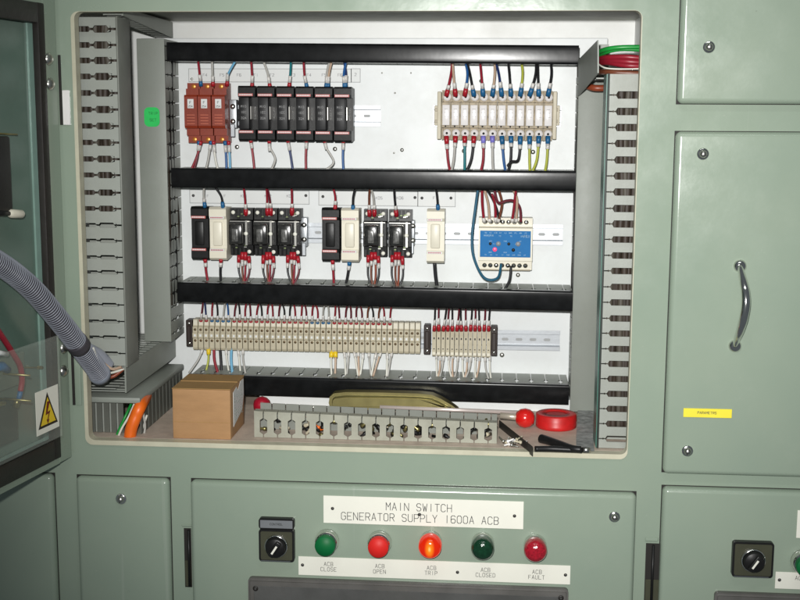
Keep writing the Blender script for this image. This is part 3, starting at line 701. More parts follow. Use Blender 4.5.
b2 = mod_holder('blk', 'black fuse holder at the left end of the relay row', h=.0945, w=.0322, gap=False); b2.location = at_plate(200.3, 233, .285); b2['group'] = 'black fuse holders in the relay row'
dup(b2, at_plate(330.8, 234.5, .285), 'black fuse holder in the middle of the relay row, between rail and ivory holder')
i2 = mod_holder('ivory', 'ivory fuse holder at left of the relay row, touching the three relays', h=.0945, w=.0322, gap=False); i2.location = at_plate(218.5, 233.5, .285); i2['group'] = 'ivory fuse holders in the relay row'
dup(i2, at_plate(350.3, 235, .285), 'ivory fuse holder between the middle black fuse holder and the two relays')
dup(i2, at_plate(435.7, 236, .285), 'ivory fuse holder standing alone between the two relays and the blue monitor')
# --- relays
def relay(w=.0428):
    t = thing('relay', None, 'relay', (0, 0, 0), None); h = .084; bw = w / 2 - .0008
    bm = B(); pr = [(-.010, -h / 2), (-.028, -h / 2), (-.030, -h / 2 + .018), (-.040, -h / 2 + .020), (-.040, h / 2 - .022), (-.030, h / 2 - .020), (-.028, h / 2), (-.010, h / 2)]
    prism(bm, pr, -bw, bw, 'x')
    for k in range(5):
        x = -bw + .002 + k * (2 * bw - .004) / 5
        rbox(bm, x, x + .004, -.035, -.029, h / 2 - .014, h / 2 - .001); rbox(bm, x, x + .004, -.035, -.029, -h / 2 + .001, -h / 2 + .013)
    lp('socket', bm, 'blk', t)
    bm = B(); rbox(bm, -bw * .78, bw * .42, -.066, -.041, -.019, .017, .003, 2); rc = lp('relay_cube', bm, mat('smoked_clear', (.022, .022, .021), .2, noise=.5, nscale=150, coat=.2), t, True)
    bm = B(); rbox(bm, -bw * .45, bw * .08, -.069, -.0662, -.014, .009, .0012, 2); rbox(bm, -bw * .25, -bw * .08, -.0720, -.0692, -.010, .004); lp('lever', bm, mat('smoky_grey', (.10, .10, .095), .3, noise=.5, nscale=200), rc, True)
    bm = B(); rbox(bm, bw * .55, bw * .72, -.052, -.040, -.022, .022); rbox(bm, -bw * .9, bw * .9, -.0425, -.0402, .019, .0205); lp('retaining_clip', bm, 'steel', t)
    for x, z in ((-bw + .007, h / 2 - .007), (bw - .006, h / 2 - .007), (bw - .006, -h / 2 + .007), (bw * .62, -.001), (-bw + .006, -.001)):
        bm = B(); lathe(bm, [(0, -.0015), (.0029, -.0012), (.0036, 0)], Vector((x, -.0355 if abs(z) > .01 else -.053, z)), Vector((0, 1, 0)), 10); lp('screw', bm, 'paper', t)
    bm = B()
    for k in range(7):
        x = random.uniform(-bw * .85, bw * .7); z = random.choice((1, -1)) * random.uniform(.020, .038); bm.free(); bm = B(); rbox(bm, x - .001, x + .0045, -.0375, -.0340, z - .0034, z - .0008, .0004, 1); lp('clamp', bm, random.choice(('steel', 'blk', 'inkb')), t); bm = B()
        rbox(bm, x, x + .0035, -.0362, -.0352, z, z + .0022); lp('terminal_screw', bm, mat('dull_brass_green', (.16, .20, .09), .4, metal=.4), t); bm = B()
    bm.free()
    return t
rl = relay(); rl['group'] = 'relays in the second row'
for k, (px, py, lab) in enumerate(((241, 232, 'left relay of the three side by side, touching the ivory fuse holder'), (265.3, 232.3, 'middle relay of the three side by side in the second row'), (289.6, 232.6, 'right relay of the three side by side, next to the metal clamp'),
                                   (375, 233.5, 'left relay of the pair, right of the ivory fuse holder'), (400, 234, 'right relay of the pair, before the bare white rail'))):
    p = at_plate(px, py, .30)
    if k == 0: rl.location = p; rl['label'] = lab
    else: dup(rl, p, lab)
# --- blue fronted monitor
t = thing('monitoring_relay', 'ivory monitoring relay with a bright blue front, two knobs and a red light', 'monitoring relay', at_plate(505.3, 244.5, .285)); h = .091; bw = .0468
bm = B(); pr = [(-.010, -h / 2), (-.040, -h / 2), (-.040, -h / 2 + .015), (-.052, -h / 2 + .017), (-.052, h / 2 - .017), (-.040, h / 2 - .015), (-.040, h / 2), (-.010, h / 2)]
prism(bm, pr, -bw, bw, 'x'); lp('body', bm, 'ivory', t)
bm = B(); rbox(bm, -bw + .003, bw - .003, -.053, -.052, -.022, .024, .0004, 1); fr = lp('front_label', bm, 'bluelab', t)
bm = B(); random.seed(3)
for z, n, hh in ((.0205, 9, .0022), (.0150, 4, .0022), (.006, 3, .002), (.001, 2, .002), (-.0135, 3, .002), (-.018, 8, .002)):
    for k in range(n):
        x = -bw + .008 + (2 * bw - .016) * (k + .5) / n; lettering(bm, ''.join(random.choice('AEFLTUMRN0125') for _ in range(random.choice((2, 3)))), x, z, hh, -.053, .14)
lettering(bm, 'MONITOR', -bw + .018, .0158, .0026, -.053, .16); lettering(bm, 'PR1', bw - .010, .0148, .004, -.053, .16)
lp('lettering', bm, mat('pale_blue_print', (.35, .55, .7), .5), fr)
for x, z, m_, r in ((-.026, .0015, 'inkb', .0026), (-.012, .0015, mat('grey_knob', (.28, .30, .33), .4), .0042), (.006, .0015, 'inkb', .0026), (.022, .0015, mat('grey_knob', (.28, .30, .33), .4), .0042), (.014, -.009, 'inkb', .0030)):
    bm = B(); cyl(bm, (x, z), r, -.0545, -.052, 14); lp('knob', bm, m_, fr)
bm = B(); cyl(bm, (-.018, -.0085), .0038, -.0545, -.052, 14, dome=.001); lp('indicator_light', bm, mat('pink_led', (.8, .06, .16), .3, emit=(1, .08, .2), estr=.5), fr)
for s in (-1, 1):
    for k in range(8):
        x = -bw + .006 + (2 * bw - .012) * (k + .5) / 8
        bm = B(); lathe(bm, [(0, -.0012), (.0035, -.001), (.0042, 0)], Vector((x, -.0404, s * (h / 2 - .0075))), Vector((0, 1, 0)), 12); sc = lp('screw', bm, 'chrome', t)
        bm = B(); rbox(bm, -.0034, .0034, -.0003, .0003, -.0006, .0006); bmesh.ops.rotate(bm, verts=bm.verts, matrix=Matrix.Rotation(random.uniform(0, 3), 3, 'Y')); bmesh.ops.translate(bm, verts=bm.verts, vec=(x, -.0418, s * (h / 2 - .0075))); lp('slot', bm, 'hole', sc)
bm = B(); rbox(bm, -.044, .044, -.0412, -.0400, -.0465, -.0445); lp('lower_edge', bm, 'beiged', t)
# --- twelve power terminals
def power_terminal():
    t = thing('terminal_block', None, 'terminal block', (0, 0, 0), None); w = .0163; bw = w / 2 - .0004; h = .085
    bm = B(); pr = [(-.010, -h / 2), (-.024, -h / 2), (-.026, -h / 2 + .020), (-.040, -h / 2 + .021), (-.040, h / 2 - .021), (-.026, h / 2 - .020), (-.024, h / 2), (-.010, h / 2)]
    prism(bm, pr, -bw, bw, 'x'); rbox(bm, -bw, -bw + .0022, -.034, -.023, -h / 2, -h / 2 + .020); rbox(bm, -bw, -bw + .0022, -.034, -.023, h / 2 - .020, h / 2)
    lp('body', bm, mat('silvery_terminal', (.34, .28, .19), .5, noise=.3, nscale=150, spec=.3), t)
    bm = B(); rbox(bm, -bw + .0014, bw - .0014, -.046, -.0402, -.0175, .0175, .0012, 2); mk = lp('clear_cover', bm, 'clear', t, True)
    bm = B(); rbox(bm, -.003, .003, -.0464, -.0459, .004, .0048); rbox(bm, -.002, .004, -.0464, -.0459, -.003, -.0024); rbox(bm, -.003, .003, -.0464, -.0459, .010, .0108); lp('marking', bm, 'inkl', mk)
    for s in (-1, 1):
        bm = B(); lathe(bm, [(.0022, -.0040), (.0066, -.0034), (.0074, 0)], Vector((.001, -.0265, s * .0312)), Vector((0, 1, 0)), 14); sc = lp('screw', bm, 'clear', t)
        bm = B(); lathe(bm, [(0, -.0033), (.0023, -.0033), (.0023, 0)], Vector((.001, -.0265, s * .0312)), Vector((0, 1, 0)), 10); lp('slot', bm, 'inkb', sc)
    bm = B(); lathe(bm, [(0, -.0003), (.0016, -.0003), (.0016, 0)], Vector((-.001, -.0402, -.0192)), Vector((0, 1, 0)), 10); lp('pin', bm, 'inkb', t)
    return t
pw = power_terminal(); PTX = [446.3, 455.5, 464.7, 474, 483.2, 492.4, 501.8, 511, 520.3, 529.6, 538.8, 548]
for k, px in enumerate(PTX):
    p = at_plate(px, 115 + k * .08, .30); lab = f'{ORD[k]} from the left of the twelve shiny screw terminals at top right'
    if k == 0: pw.location = p; pw['label'] = 'leftmost of the twelve shiny screw terminals at top right'; pw['group'] = 'shiny screw terminals at top right'
    else: dup(pw, p, lab if k < 11 else 'rightmost of the twelve shiny screw terminals at top right')
for px, lab in ((438.5, 'beige end bracket at the left end of the shiny screw terminals'), (555.5, 'beige end bracket at the right end of the shiny screw terminals')):
    t = thing('end_bracket', lab, 'end bracket', at_plate(px, 115.5, .31), 'beige end brackets'); bm = B()
    s = 1 if px < 500 else -1
    rbox(bm, .0015 * s - .0035, .0015 * s + .0035, -.030, -.010, -.041, .041, .001, 1); rbox(bm, -.0065 - .001 * s, .0065 - .001 * s, -.024, -.008, -.017, .017, .001, 1); lp('body', bm, 'beige', t)
    for z in (-.010, .010):
        bm = B(); rbox(bm, -.0055 - .001 * s, .003 - .001 * s, -.0262, -.0242, z - .003, z + .003, .0005, 1); lp('screw_slot', bm, 'beiged', t)
# --- long strip of forty-one small terminals
def small_terminal(w, h, n2=True):
    t = thing('terminal_block', None, 'terminal block', (0, 0, 0), None); bw = w / 2 - .0005
    if n2:
        pr = [(-.010, -h / 2), (-.034, -h / 2), (-.036, -h / 2 + .004), (-.036, -.007), (-.038, -.005), (-.038, .003), (-.036, .005), (-.036, .014), (-.033, .016), (-.030, h / 2), (-.010, h / 2)]
        bm = B(); prism(bm, pr, -bw, bw, 'x'); lp('body', bm, 'beige', t)
        bm = B(); rbox(bm, -bw * .8, bw * .8, -.0335, -.031, .0175, h / 2 - .001); lp('marker_tag', bm, 'ivory', t)
        for z in (.0095, -.0105):
            bm = B(); lathe(bm, [(0, -.0004), (.0024, -.0004), (.0024, 0)], Vector((0, -.036, z)), Vector((0, 1, 0)), 10); lp('screw', bm, mat('dull_screw', (.15, .10, .05), .4, metal=.5), t)
        bm = B(); rbox(bm, -.0018, .0018, -.0388, -.0379, -.0028, .0012); lp('test_point', bm, 'paperg', t)
    else:
        pr = [(-.010, -h / 2), (-.036, -h / 2), (-.040, -h / 2 + .008), (-.040, h / 2 - .014), (-.034, h / 2 - .002), (-.032, h / 2), (-.010, h / 2)]
        bm = B(); prism(bm, pr, -bw, bw, 'x'); lp('body', bm, 'beige', t)
        bm = B(); rbox(bm, -.0012, .0012, -.0406, -.0399, .006, .0095); rbox(bm, -.0012, .0012, -.0406, -.0399, -.012, -.0105); lp('slot', bm, 'inkb', t)
        bm = B(); rbox(bm, -bw * .8, bw * .8, -.0404, -.0399, -.022, -.017); lp('marker_tag', bm, 'ivory', t)
    return t
NT = 41; T3 = [(195.3 + 5.56 * k, 334.6 + (338.6 - 334.6) * k / 40) for k in range(NT)]
tm = small_terminal(5.56 * S, .0555)
for k, q in enumerate(T3):
    p = at_plate(*q, .30); lab = f'{ORD[k]} beige terminal from the left in the long lower terminal strip'
    if k == 0: tm.location = p; tm['label'] = 'leftmost beige terminal of the long lower strip, against the black end bracket'; tm['group'] = 'beige terminals of the long lower strip'
    else: dup(tm, p, lab)
t13 = small_terminal(4.53 * S, .0500, False); T4 = [(434.2 + 4.53 * k, 342 + .12 * k) for k in range(13)]
for k, q in enumerate(T4):
    p = at_plate(*q, .30); lab = f'{ORD[k]} slim beige terminal from the left in the short lower strip'
    if k == 0: t13.location = p; t13['label'] = 'leftmost slim beige terminal of the short lower strip with red sleeves'; t13['group'] = 'slim beige terminals of the short lower strip'
    else: dup(t13, p, lab)
for px, py, hh, w_, lab in ((189, 333.5, .049, .012, 'black end bracket at the left end of the long terminal strip'), (427, 340, .053, .012, 'dark brown end bracket between the long and the short terminal strip'), (494, 341.5, .053, .012, 'dark brown end bracket at the right end of the short terminal strip')):
    t = thing('end_bracket', lab, 'end bracket', at_plate(px, py, .30), 'dark end brackets'); bm = B()
    rbox(bm, -w_ / 2, w_ / 2, -.034, -.010, -hh / 2, hh / 2, .0015, 2); rbox(bm, -w_ * .3, w_ * .3, -.037, -.0342, -hh * .3, hh * .3, .001, 1); lp('body', bm, mat('dark_brown_plastic', (.022, .012, .009), .5), t)
    bm = B(); lathe(bm, [(0, -.001), (.0022, -.0008), (.0028, 0)], Vector((0, -.0345, -hh / 2 + .006)), Vector((0, 1, 0)), 10); lp('screw', bm, 'chrome', t)
    bm = B(); lathe(bm, [(0, -.001), (.0022, -.0008), (.0028, 0)], Vector((0, -.0345, hh / 2 - .006)), Vector((0, 1, 0)), 10); lp('screw', bm, 'steel', t)
# ================================================================== WIRES
SLV = mat('clear_marker_sleeve', (.62, .60, .57), .3, noise=.25, nscale=250)
FM = {'red': 'red', 'blue': 'blue', 'purple': 'purple', 'yellow': 'yellow', 'white': 'paperg', None: None}
def wire(col, pts, label, group, end='last', fer='red', fl=5.0, sl=6.0, r=.0021, y0=.285, y1=.293, fr=.0036, extra=None):
    """pts: pixels from start to end (last = the terminal it enters)"""
    n = len(pts); jt = random.Random(len(bpy.data.objects)); pts = [p if i in (0, n - 1) else (p[0] + jt.uniform(-.8, .8), p[1] + jt.uniform(-1, 1), *p[2:]) for i, p in enumerate(pts)]
    fl *= jt.uniform(.88, 1.15); sl *= jt.uniform(.75, 1.3)
    P3 = [U(p[0], p[1], p[2] if len(p) > 2 else (y0 + (y1 - y0) * i / max(1, n - 1))) for i, p in enumerate(pts)]
    P = spline(P3, 6) if n > 2 else spline([P3[0], (P3[0] * 2 + P3[1]) / 3, (P3[0] + P3[1] * 2) / 3, P3[1]], 4)
    t = thing('wire', label, 'wire', P3[0] if P3[0].z < P3[-1].z else P3[-1], group); w = Vector(t.location)
    bm = B(); tube(bm, P, r, 7); link('insulation', bm, wm(col), t, False, w)
    d = (P[-4] - P[-1]).normalized(); k = S
    e = P3[-1]
    if fer:
        bm = B(); tube(bm, [e, e + d * fl * k * .5, e + d * fl * k], [fr, fr, fr * .85], 9); link('ferrule', bm, FM[fer], t, False, w)
    if sl:
        bm = B(); a = e + d * (fl if fer else 0) * k; tube(bm, [a, a + d * sl * k], r * 1.38, 9); link('marker_sleeve', bm, SLV, t, False, w)
    return t
G1 = 'wires between the black ducts and the row one devices'
R1T = [('red', [(198, 60), (199, 72), (201, 86)], 'blue'), ('grey', [(212, 60), (213, 86)], 'red'), ('light blue', [(236, 60), (229, 74), (227, 86)], 'red'),
       ('red', [(251, 60), (251.5, 76), (252, 88)], 'red'), ('grey', [(263, 60), (267, 74), (270, 88)], 'red'), ('teal', [(291, 60), (289.5, 74), (289, 88)], 'red'),
       ('red', [(303.5, 60), (305, 76), (307, 88)], 'blue'), ('beige', [(332, 60), (329, 74), (328, 88)], 'blue'), ('grey', [(330, 60), (327, 72), (326, 88)], 'blue'), ('blue', [(346.5, 60), (344, 74), (344.5, 88)], 'blue'), ('dark blue', [(343.5, 60), (346, 72), (345.5, 88)], 'blue')]
dn = ['leftmost red-brown', 'middle red-brown', 'rightmost red-brown', 'first black', 'second black', 'third black', 'fourth black', 'fifth black', 'fifth black', 'sixth black', 'sixth black']
for (c, p, f), d in zip(R1T, dn): wire(c, p, f'{c} wire entering the {d} fuse holder from the duct above', G1, fer=f, y0=.272, y1=.287)
R1B = [('red', [(190, 172), (197, 157), (201, 141)], 'red', 'leftmost red-brown'), ('dark red', [(193, 172), (198, 158), (199, 141)], 'blue', 'leftmost red-brown'), ('grey', [(205, 172), (208, 160), (211, 141)], 'blue', 'middle red-brown'), ('white', [(218.5, 172), (215, 158), (213.5, 141)], 'red', 'middle red-brown'),
       ('blue', [(226.5, 172), (226.5, 158), (225, 141)], 'blue', 'rightmost red-brown'), ('light blue', [(230, 172), (230, 158), (228.5, 141)], 'red', 'rightmost red-brown'), ('red', [(254.5, 172), (253.5, 157), (250.5, 139)], 'red', 'first black'),
       ('grey', [(270, 172), (275, 160), (270, 148), (269, 139)], 'red', 'second black'), ('dark blue', [(293, 172), (290, 157), (287.5, 139)], 'red', 'third black'), ('red', [(306, 172), (306, 157), (306.5, 139)], 'red', 'fourth black'),
       ('grey', [(322, 172), (333, 162), (327, 148), (324, 139)], 'red', 'fifth black'), ('blue', [(343.5, 172), (343.5, 157), (343.5, 139)], 'red', 'sixth black')]
for c, p, f, d in R1B: wire(c, p, f'{c} wire leaving the bottom of the {d} fuse holder', G1, fer=f, fl=4, y0=.285, y1=.287)
G2 = 'wires of the shiny screw terminals'
tc = ['red', 'beige', 'blue', 'black', 'red', 'beige', 'dark blue', 'black', 'yellow-green', 'black', 'black', 'black']; tx_ = [452, 452.5, 465, 466.5, 480, 494.5, 495.5, 508, 521, 536, 537.5, 550.5]
bc = ['red', 'grey', 'teal', 'black', 'red', 'grey', 'blue', 'black', 'black', 'yellow-green', 'yellow-green', 'yellow-green']; bx = [450.5, 450.5, 464.5, 465, 480, 493.5, 506, 507, None, 530, 531, 544.5]
for k in range(12):
    x = PTX[k]
    wire(tc[k], [(tx_[k], 61), ((tx_[k] + x) / 2 + (2 if x < tx_[k] else -.5), 74), (x, 96)][:3], f'{tc[k]} wire entering the {ORD[k]} shiny screw terminal from above', G2, fer='red' if k < 3 else 'blue', fl=7.5, sl=5, y0=.275, y1=.302, fr=.0044, r=.0023)
    pts = [(bx[k], 174), ((bx[k] + x) / 2 + (x - bx[k]) * .25, 160), (x, 136)] if bx[k] else [(507.5, 166), (511, 162.5), (517, 161), (520, 153), (x, 136)]
    wire(bc[k], pts, f'{bc[k]} wire leaving the bottom of the {ORD[k]} shiny screw terminal', G2, fer='red' if k < 4 else ('purple' if k < 6 else 'blue'), fl=7.5, sl=4, y0=.29, y1=.302, fr=.0044, r=.0024)
G3 = 'wires of the fuse holder and relay row'
for c, p, f, d in [('grey', [(204, 186), (204, 196), (205, 208)], 'blue', 'left black fuse holder'), ('black', [(214.5, 186), (221, 197), (223, 208)], 'blue', 'left ivory fuse holder'), ('red', [(333, 187), (334.5, 197), (335, 210)], 'red', 'middle black fuse holder'),
                   ('black', [(355.5, 187), (353.5, 197), (353, 210)], 'blue', 'middle ivory fuse holder'), ('black', [(436, 188), (437, 198), (438, 210)], 'blue', 'lone ivory fuse holder')]:
    wire(c, p, f'{c} wire entering the {d} from the duct above', G3, fer=f, fl=6, sl=4 if c != 'black' else 0, y0=.275, y1=.285)
for c, p, d in [('red', [(243.5, 186), (245, 198), (246, 215)], 'left relay of three, single'), ('red', [(266.5, 186), (267, 198), (267.5, 215)], 'middle relay of three, left one'), ('dark red', [(266.5, 186), (270, 198), (271, 215)], 'middle relay of three, right one'), ('red', [(291.5, 186), (292, 198), (292, 215)], 'right relay of three, single'),
                ('brown', [(370, 187), (369.5, 198), (369.5, 216)], 'left relay of the pair, left one'), ('grey', [(370.5, 187), (373.5, 198), (374.5, 216)], 'left relay of the pair, right one'), ('black', [(394, 187), (394, 200), (396.5, 216)], 'right relay of the pair, single')]:
    wire(c, p, f'{c} wire from above into the {d}', G3, fer='red', fl=7.5, sl=5, y0=.275, y1=.30, fr=.0042)
for c, p, f, d in [('red', [(208.5, 284), (206.5, 272), (205, 259)], 'red', 'left black fuse holder'), ('black', [(221, 284), (221, 272), (221, 259)], 'red', 'left ivory fuse holder'), ('red', [(334, 287), (333, 273), (332.5, 260)], 'red', 'middle black fuse holder'),
                   ('black', [(345, 288), (348, 276), (349.5, 262)], 'blue', 'middle ivory fuse holder'), ('black', [(438, 291), (435, 278), (434.5, 263)], None, 'lone ivory fuse holder')]:
    wire(c, p, f'{c} wire leaving the bottom of the {d}', G3, fer=f, fl=4, sl=5 if f else 0, y0=.29, y1=.285, r=.0023 if f else .0032)
for rn, cx in (('left relay of three', 243), ('middle relay of three', 267.5), ('right relay of three', 292), ('left relay of the pair', 372.5), ('right relay of the pair', 396.5)):
    for j, (dx, c, yy) in enumerate(((-4.0, 'black', 255), (-.6, 'brown', 252), (2.4, 'red' if cx < 300 else 'rust', 252), (5.6, 'dark red' if cx < 300 else 'black', 256))):
        b_ = 288 if cx > 300 else 284
        wire(c, [(cx + .8 + dx * .25, b_), (cx + dx * 1.1, b_ - 13), (cx + dx, yy)], f'{["leftmost", "second", "third", "rightmost"][j]} of the four wires below the {rn}', G3, fer='red', fl=8, sl=5, y0=.288, y1=.294 - .004 * (j in (1, 2)), r=.0018, fr=.0036)
G4 = 'wires of the blue-fronted monitoring relay'
for c, p, d in [('blue-green', [(478, 188, .26), (475, 210, .262), (471.5, 236, .262), (474, 258, .262), (484, 277, .265), (497, 278, .27), (501, 264, .29)], 'blue-green wire looping round the left side of the blue monitor'),
                ('red', [(482, 188), (483, 204), (484, 222)], 'red wire into the first top screw of the blue monitor'), ('beige', [(484, 188), (488, 204), (489.5, 222)], 'beige wire into the second top screw of the blue monitor'),
                ('black', [(486, 188), (494, 200), (500.5, 222)], 'black wire slanting into a top screw of the blue monitor'), ('brown', [(498, 188), (502.5, 204), (498, 222)], 'brown wire crossing the black one above the blue monitor'),
                ('dark red', [(494, 188), (498, 202), (507, 201), (514, 200), (519, 208), (521, 222)], 'dark red wire arching to the right above the blue monitor'), ('red', [(516, 188), (514, 204), (512, 222)], 'red wire into a right-hand top screw of the blue monitor'), ('beige', [(512, 188), (517, 200), (516, 222)], 'beige wire behind the red ones above the blue monitor'),
                ('red', [(492, 194), (495, 206), (495.5, 222)], 'red wire in the middle top screw of the blue monitor'),
                ('black', [(503, 292), (510, 281), (511, 266)], 'thick black wire leaving the bottom of the blue monitor')]:
    wire(c, p, d, G4, fer=None, sl=0 if c in ('blue-green', 'black') or len(p) > 3 else 4, y0=.275, y1=.29, r=.0024)
bm = B(); a = U(502, 268, .32); tri = U(517, 273, .32); rbox(bm, a.x, a.x + .013, .333, .3345, a.z - .02, a.z - .004); o = solo('wire_tag', bm, 'paperg', 'small pale tag on the plate under the blue monitor', 'tag')
G5 = 'wires entering the long terminal strip from above'
topc = {1: 'dark red', 2: 'dark blue', 3: 'red', 4: 'black', 5: 'grey', 6: 'blue', 7: 'dark red', 21: 'red', 22: 'red', 23: 'grey', 24: 'grey'}
for k in range(1, 36):
    x = T3[k][0]; pair = (k - 1) // 2; xc_ = (T3[1 + 2 * pair][0] + T3[min(40, 2 + 2 * pair)][0]) / 2 + random.uniform(-1, 1)
    c = topc.get(k, random.choice(('dark red', 'dark red', 'red', 'dark red', 'brown', 'black'))); xt = xc_ + (x - xc_) * random.uniform(.1, .5)
    wire(c, [(xt, 299 + k * .15), ((xt + x) / 2 + (x - xt) * .25, 308 + k * .12), (x, 321 + k * .1)], f'{c} wire from above into the {ORD[k]} terminal of the long strip', G5, fer='blue' if k in (3, 4, 5, 6, 21, 22, 23, 24) else 'red', fl=1.6, sl=6.5, y0=.28, y1=.302, r=.0016, fr=.0034)
G6 = 'wires leaving the long terminal strip downwards'
for k, (c, x, xb, f) in enumerate([('grey', 203, 189, None), ('yellow-green', 208.5, 205.5, 'yellow'), ('red', 214, 218, None), ('black', 220, 221.5, None), ('white', 226, 229, None), ('light blue', 231.5, 232.5, None), ('white', 238, 240.5, None), ('grey', 243, 245.5, None),
                  ('white', 331.8, 331.5, 'yellow'), ('beige', 335.2, 335, 'yellow'), ('white', 344, 345.5, None), ('grey', 348.5, 346.5, None), ('white', 354, 358, None), ('beige', 358.2, 359, None), ('white', 363, 360, None),
                  ('grey', 369, 371, None), ('white', 376.5, 371, None), ('beige', 381, 373, None), ('white', 387, 386.5, None), ('grey', 392, 387.5, None)]):
    r_ = .0026 if c in ('red', 'black', 'light blue') else .0019
    wire(c, [(xb, 373 + (x - 200) * .02), ((x + xb) / 2 + (x - xb) * .2, 360), (x, 347.5 + (x - 190) * .022)], f'{c} wire leaving the long strip downwards, {ORD[k]} from the left', G6, fer=f, fl=7 if f else 0, sl=0 if f or r_ > .002 else 7, y0=.29, y1=.305, r=r_, fr=.0042)
G7 = 'wires of the short terminal strip'
for k in range(13):
    x = T4[k][0]; g = [435, 439, 447, 450, 452, 459, 461, 466, 472, 475, 479, 485, 491][k]
    wire('black' if k % 2 == 0 else 'dark red', [(g, 304), ((g + x) / 2, 313), (x, 331)], f'{"black" if k % 2 == 0 else "dark red"} wire from above into the {ORD[k]} slim terminal of the short strip', G7, fer='red', fl=6.5, sl=6, y0=.28, y1=.298, r=.0016, fr=.0034)
for k, (x, xb) in enumerate(((436.5, 437), (440, 437.5), (444, 439), (449, 452), (453, 453), (458, 454), (463, 464), (467, 464.5), (471, 465), (476, 475.5), (480, 476), (485, 488.5), (490, 491))):
    wire(['white', 'beige', 'grey'][k % 3], [(xb, 379), ((x + xb) / 2 + (x - xb) * .2, 368), (x, 353.5)], f'pale wire leaving the short terminal strip downwards, {ORD[k]} from the left', G7, fer=None, fl=0, sl=7, y0=.29, y1=.304, r=.0017)

# ================================================================== THINGS ON THE FLOOR OF THE BAY
# cardboard box
a = U(172, 388, .022); c = U(230, 388.5, .022); x0, x1 = a.x, c.x; z0, z1 = FLOOR, a.z; y0, y1 = .022, .125
t = thing('cardboard_box', 'closed brown cardboard box with a torn white label on its right side', 'box', ((x0 + x1) / 2, (y0 + y1) / 2, z0)); w = Vector(t.location)
bm = B(); rbox(bm, x0, x1, y0, y1, z0, z1 - .0015, .0012, 2); bmesh.ops.subdivide_edges(bm, edges=[e for e in bm.edges if e.calc_length() > .05], cuts=7, use_grid_fill=True)
from mathutils import noise as mnoise
for v in bm.verts:
    if v.co.z > z0 + .004 and v.co.z < z1 - .004: v.co += Vector((0, 1, 0)) * (mnoise.noise(v.co * 28) * .0012) * (1 if v.co.y > y0 + .02 else 1)
link('carton', bm, 'card', t, True, w)
bm = B(); rbox(bm, x0 + .001, x1 - .001, y0 - .0016, y0 - .0012, z0 + .0275, z0 + .0282); link('crease', bm, 'kraft', t, False, w)
bm = B(); rbox(bm, x0 - .0005, x1 + .0005, y0 - .0006, (y0 + y1) / 2 - .0006, z1 - .0012, z1, .0004, 1); link('flap', bm, 'kraft', t, False, w)
bm = B(); rbox(bm, x0 - .0005, x1 + .0005, (y0 + y1) / 2 + .0006, y1 + .0006, z1 - .0012, z1 + .0008, .0004, 1); link('flap', bm, 'kraft', t, False, w)
bm = B(); prism(bm, [(y0 + .020, z1 - .010), (y0 + .045, z1 - .006), (y0 + .055, z1 - .014), (y0 + .075, z1 - .003), (y0 + .098, z1 - .004), (y0 + .098, z1 - .030), (y0 + .085, z1 - .053), (y0 + .020, z1 - .066)], x1 + .0001, x1 + .0006, 'x'); lb = link('torn_label', bm, 'paperg', t, False, w)
bm = B()
for k in range(9):
    zz = z1 - .018 - k * .0048
    for j in range(7):
        if random.random() < .75: rbox(bm, x1 + .0007, x1 + .0009, y0 + .026 + j * .009, y0 + .026 + j * .009 + random.uniform(.003, .007), zz - .001, zz + .0006)
link('faint_print', bm, mat('pale_green_print', (.40, .45, .40), .7), lb, False, w)
# spare piece of slotted duct lying on the floor in front
yq = .040; a = U(254, 411, yq); b = U(497, 423, yq); x0, x1 = a.x, b.x; zt_ = (a.z + b.z) / 2; dz = (b.z - a.z)
t = thing('spare_duct', 'loose offcut of pale slotted wiring duct lying along the front of the bay floor', 'wiring duct', ((x0 + x1) / 2, .065, FLOOR)); w = Vector(t.location)
us = [U(px, 430, yq).x for px in [263.5 + 14.05 * k for k in range(17)]]
def tilt(z, x): return z + ((x - x0) / (x1 - x0) - .5) * dz * (z - FLOOR) / (zt_ - FLOOR)
bm = B(); fingers(bm, x0, x1, us, .0018, [(FLOOR + .005, zt_ - .010, .0060)], FLOOR + .0006, zt_, .0016, P=lambda u, ww, th: (u, yq + th, tilt(ww, u))); link('slotted_side', bm, 'ducto', t, False, w)
bm = B(); fingers(bm, x0, x1, us, .0012, [], yq + .0018, yq + .016, .0014, P=lambda u, ww, th: (u, ww, tilt(zt_ - th, u))); link('finger_tips', bm, 'ducto', t, False, w)
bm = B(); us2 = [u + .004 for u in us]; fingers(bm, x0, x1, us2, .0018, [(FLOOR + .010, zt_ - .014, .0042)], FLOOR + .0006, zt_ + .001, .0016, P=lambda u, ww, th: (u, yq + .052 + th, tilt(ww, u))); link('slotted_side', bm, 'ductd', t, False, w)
# small parts inside the offcut
random.seed(11)
cl = thing('clutter_of_fittings', 'jumble of small orange, white and black fittings inside the duct offcut', 'fittings', ((x0 + x1) / 2, .06, FLOOR)); w = Vector(cl.location)
for nm, mm, rng, n in (('orange_fitting', 'orange', (.20, .34), 5), ('white_fitting', 'beige', (.0, 1), 16), ('brown_fitting', 'brass', (.0, 1), 14), ('black_fitting', 'blk', (0, 1), 44)):
    for k in range(n):
        u = x0 + .01 + (x1 - x0 - .02) * random.uniform(*rng); zz = FLOOR + random.uniform(.004, .024); yy = yq + random.uniform(.008, .036)
        bm = B(); lathe(bm, [(0, 0), (.0032, 0), (.0036, .005), (.0022, .006), (.0022, .013), (0, .013)], Vector((u, yy, zz)), Vector((random.uniform(-1, 1), random.uniform(-.6, .6), random.uniform(-.4, 1))), 9)
        link(nm, bm, mm, cl, False, w)
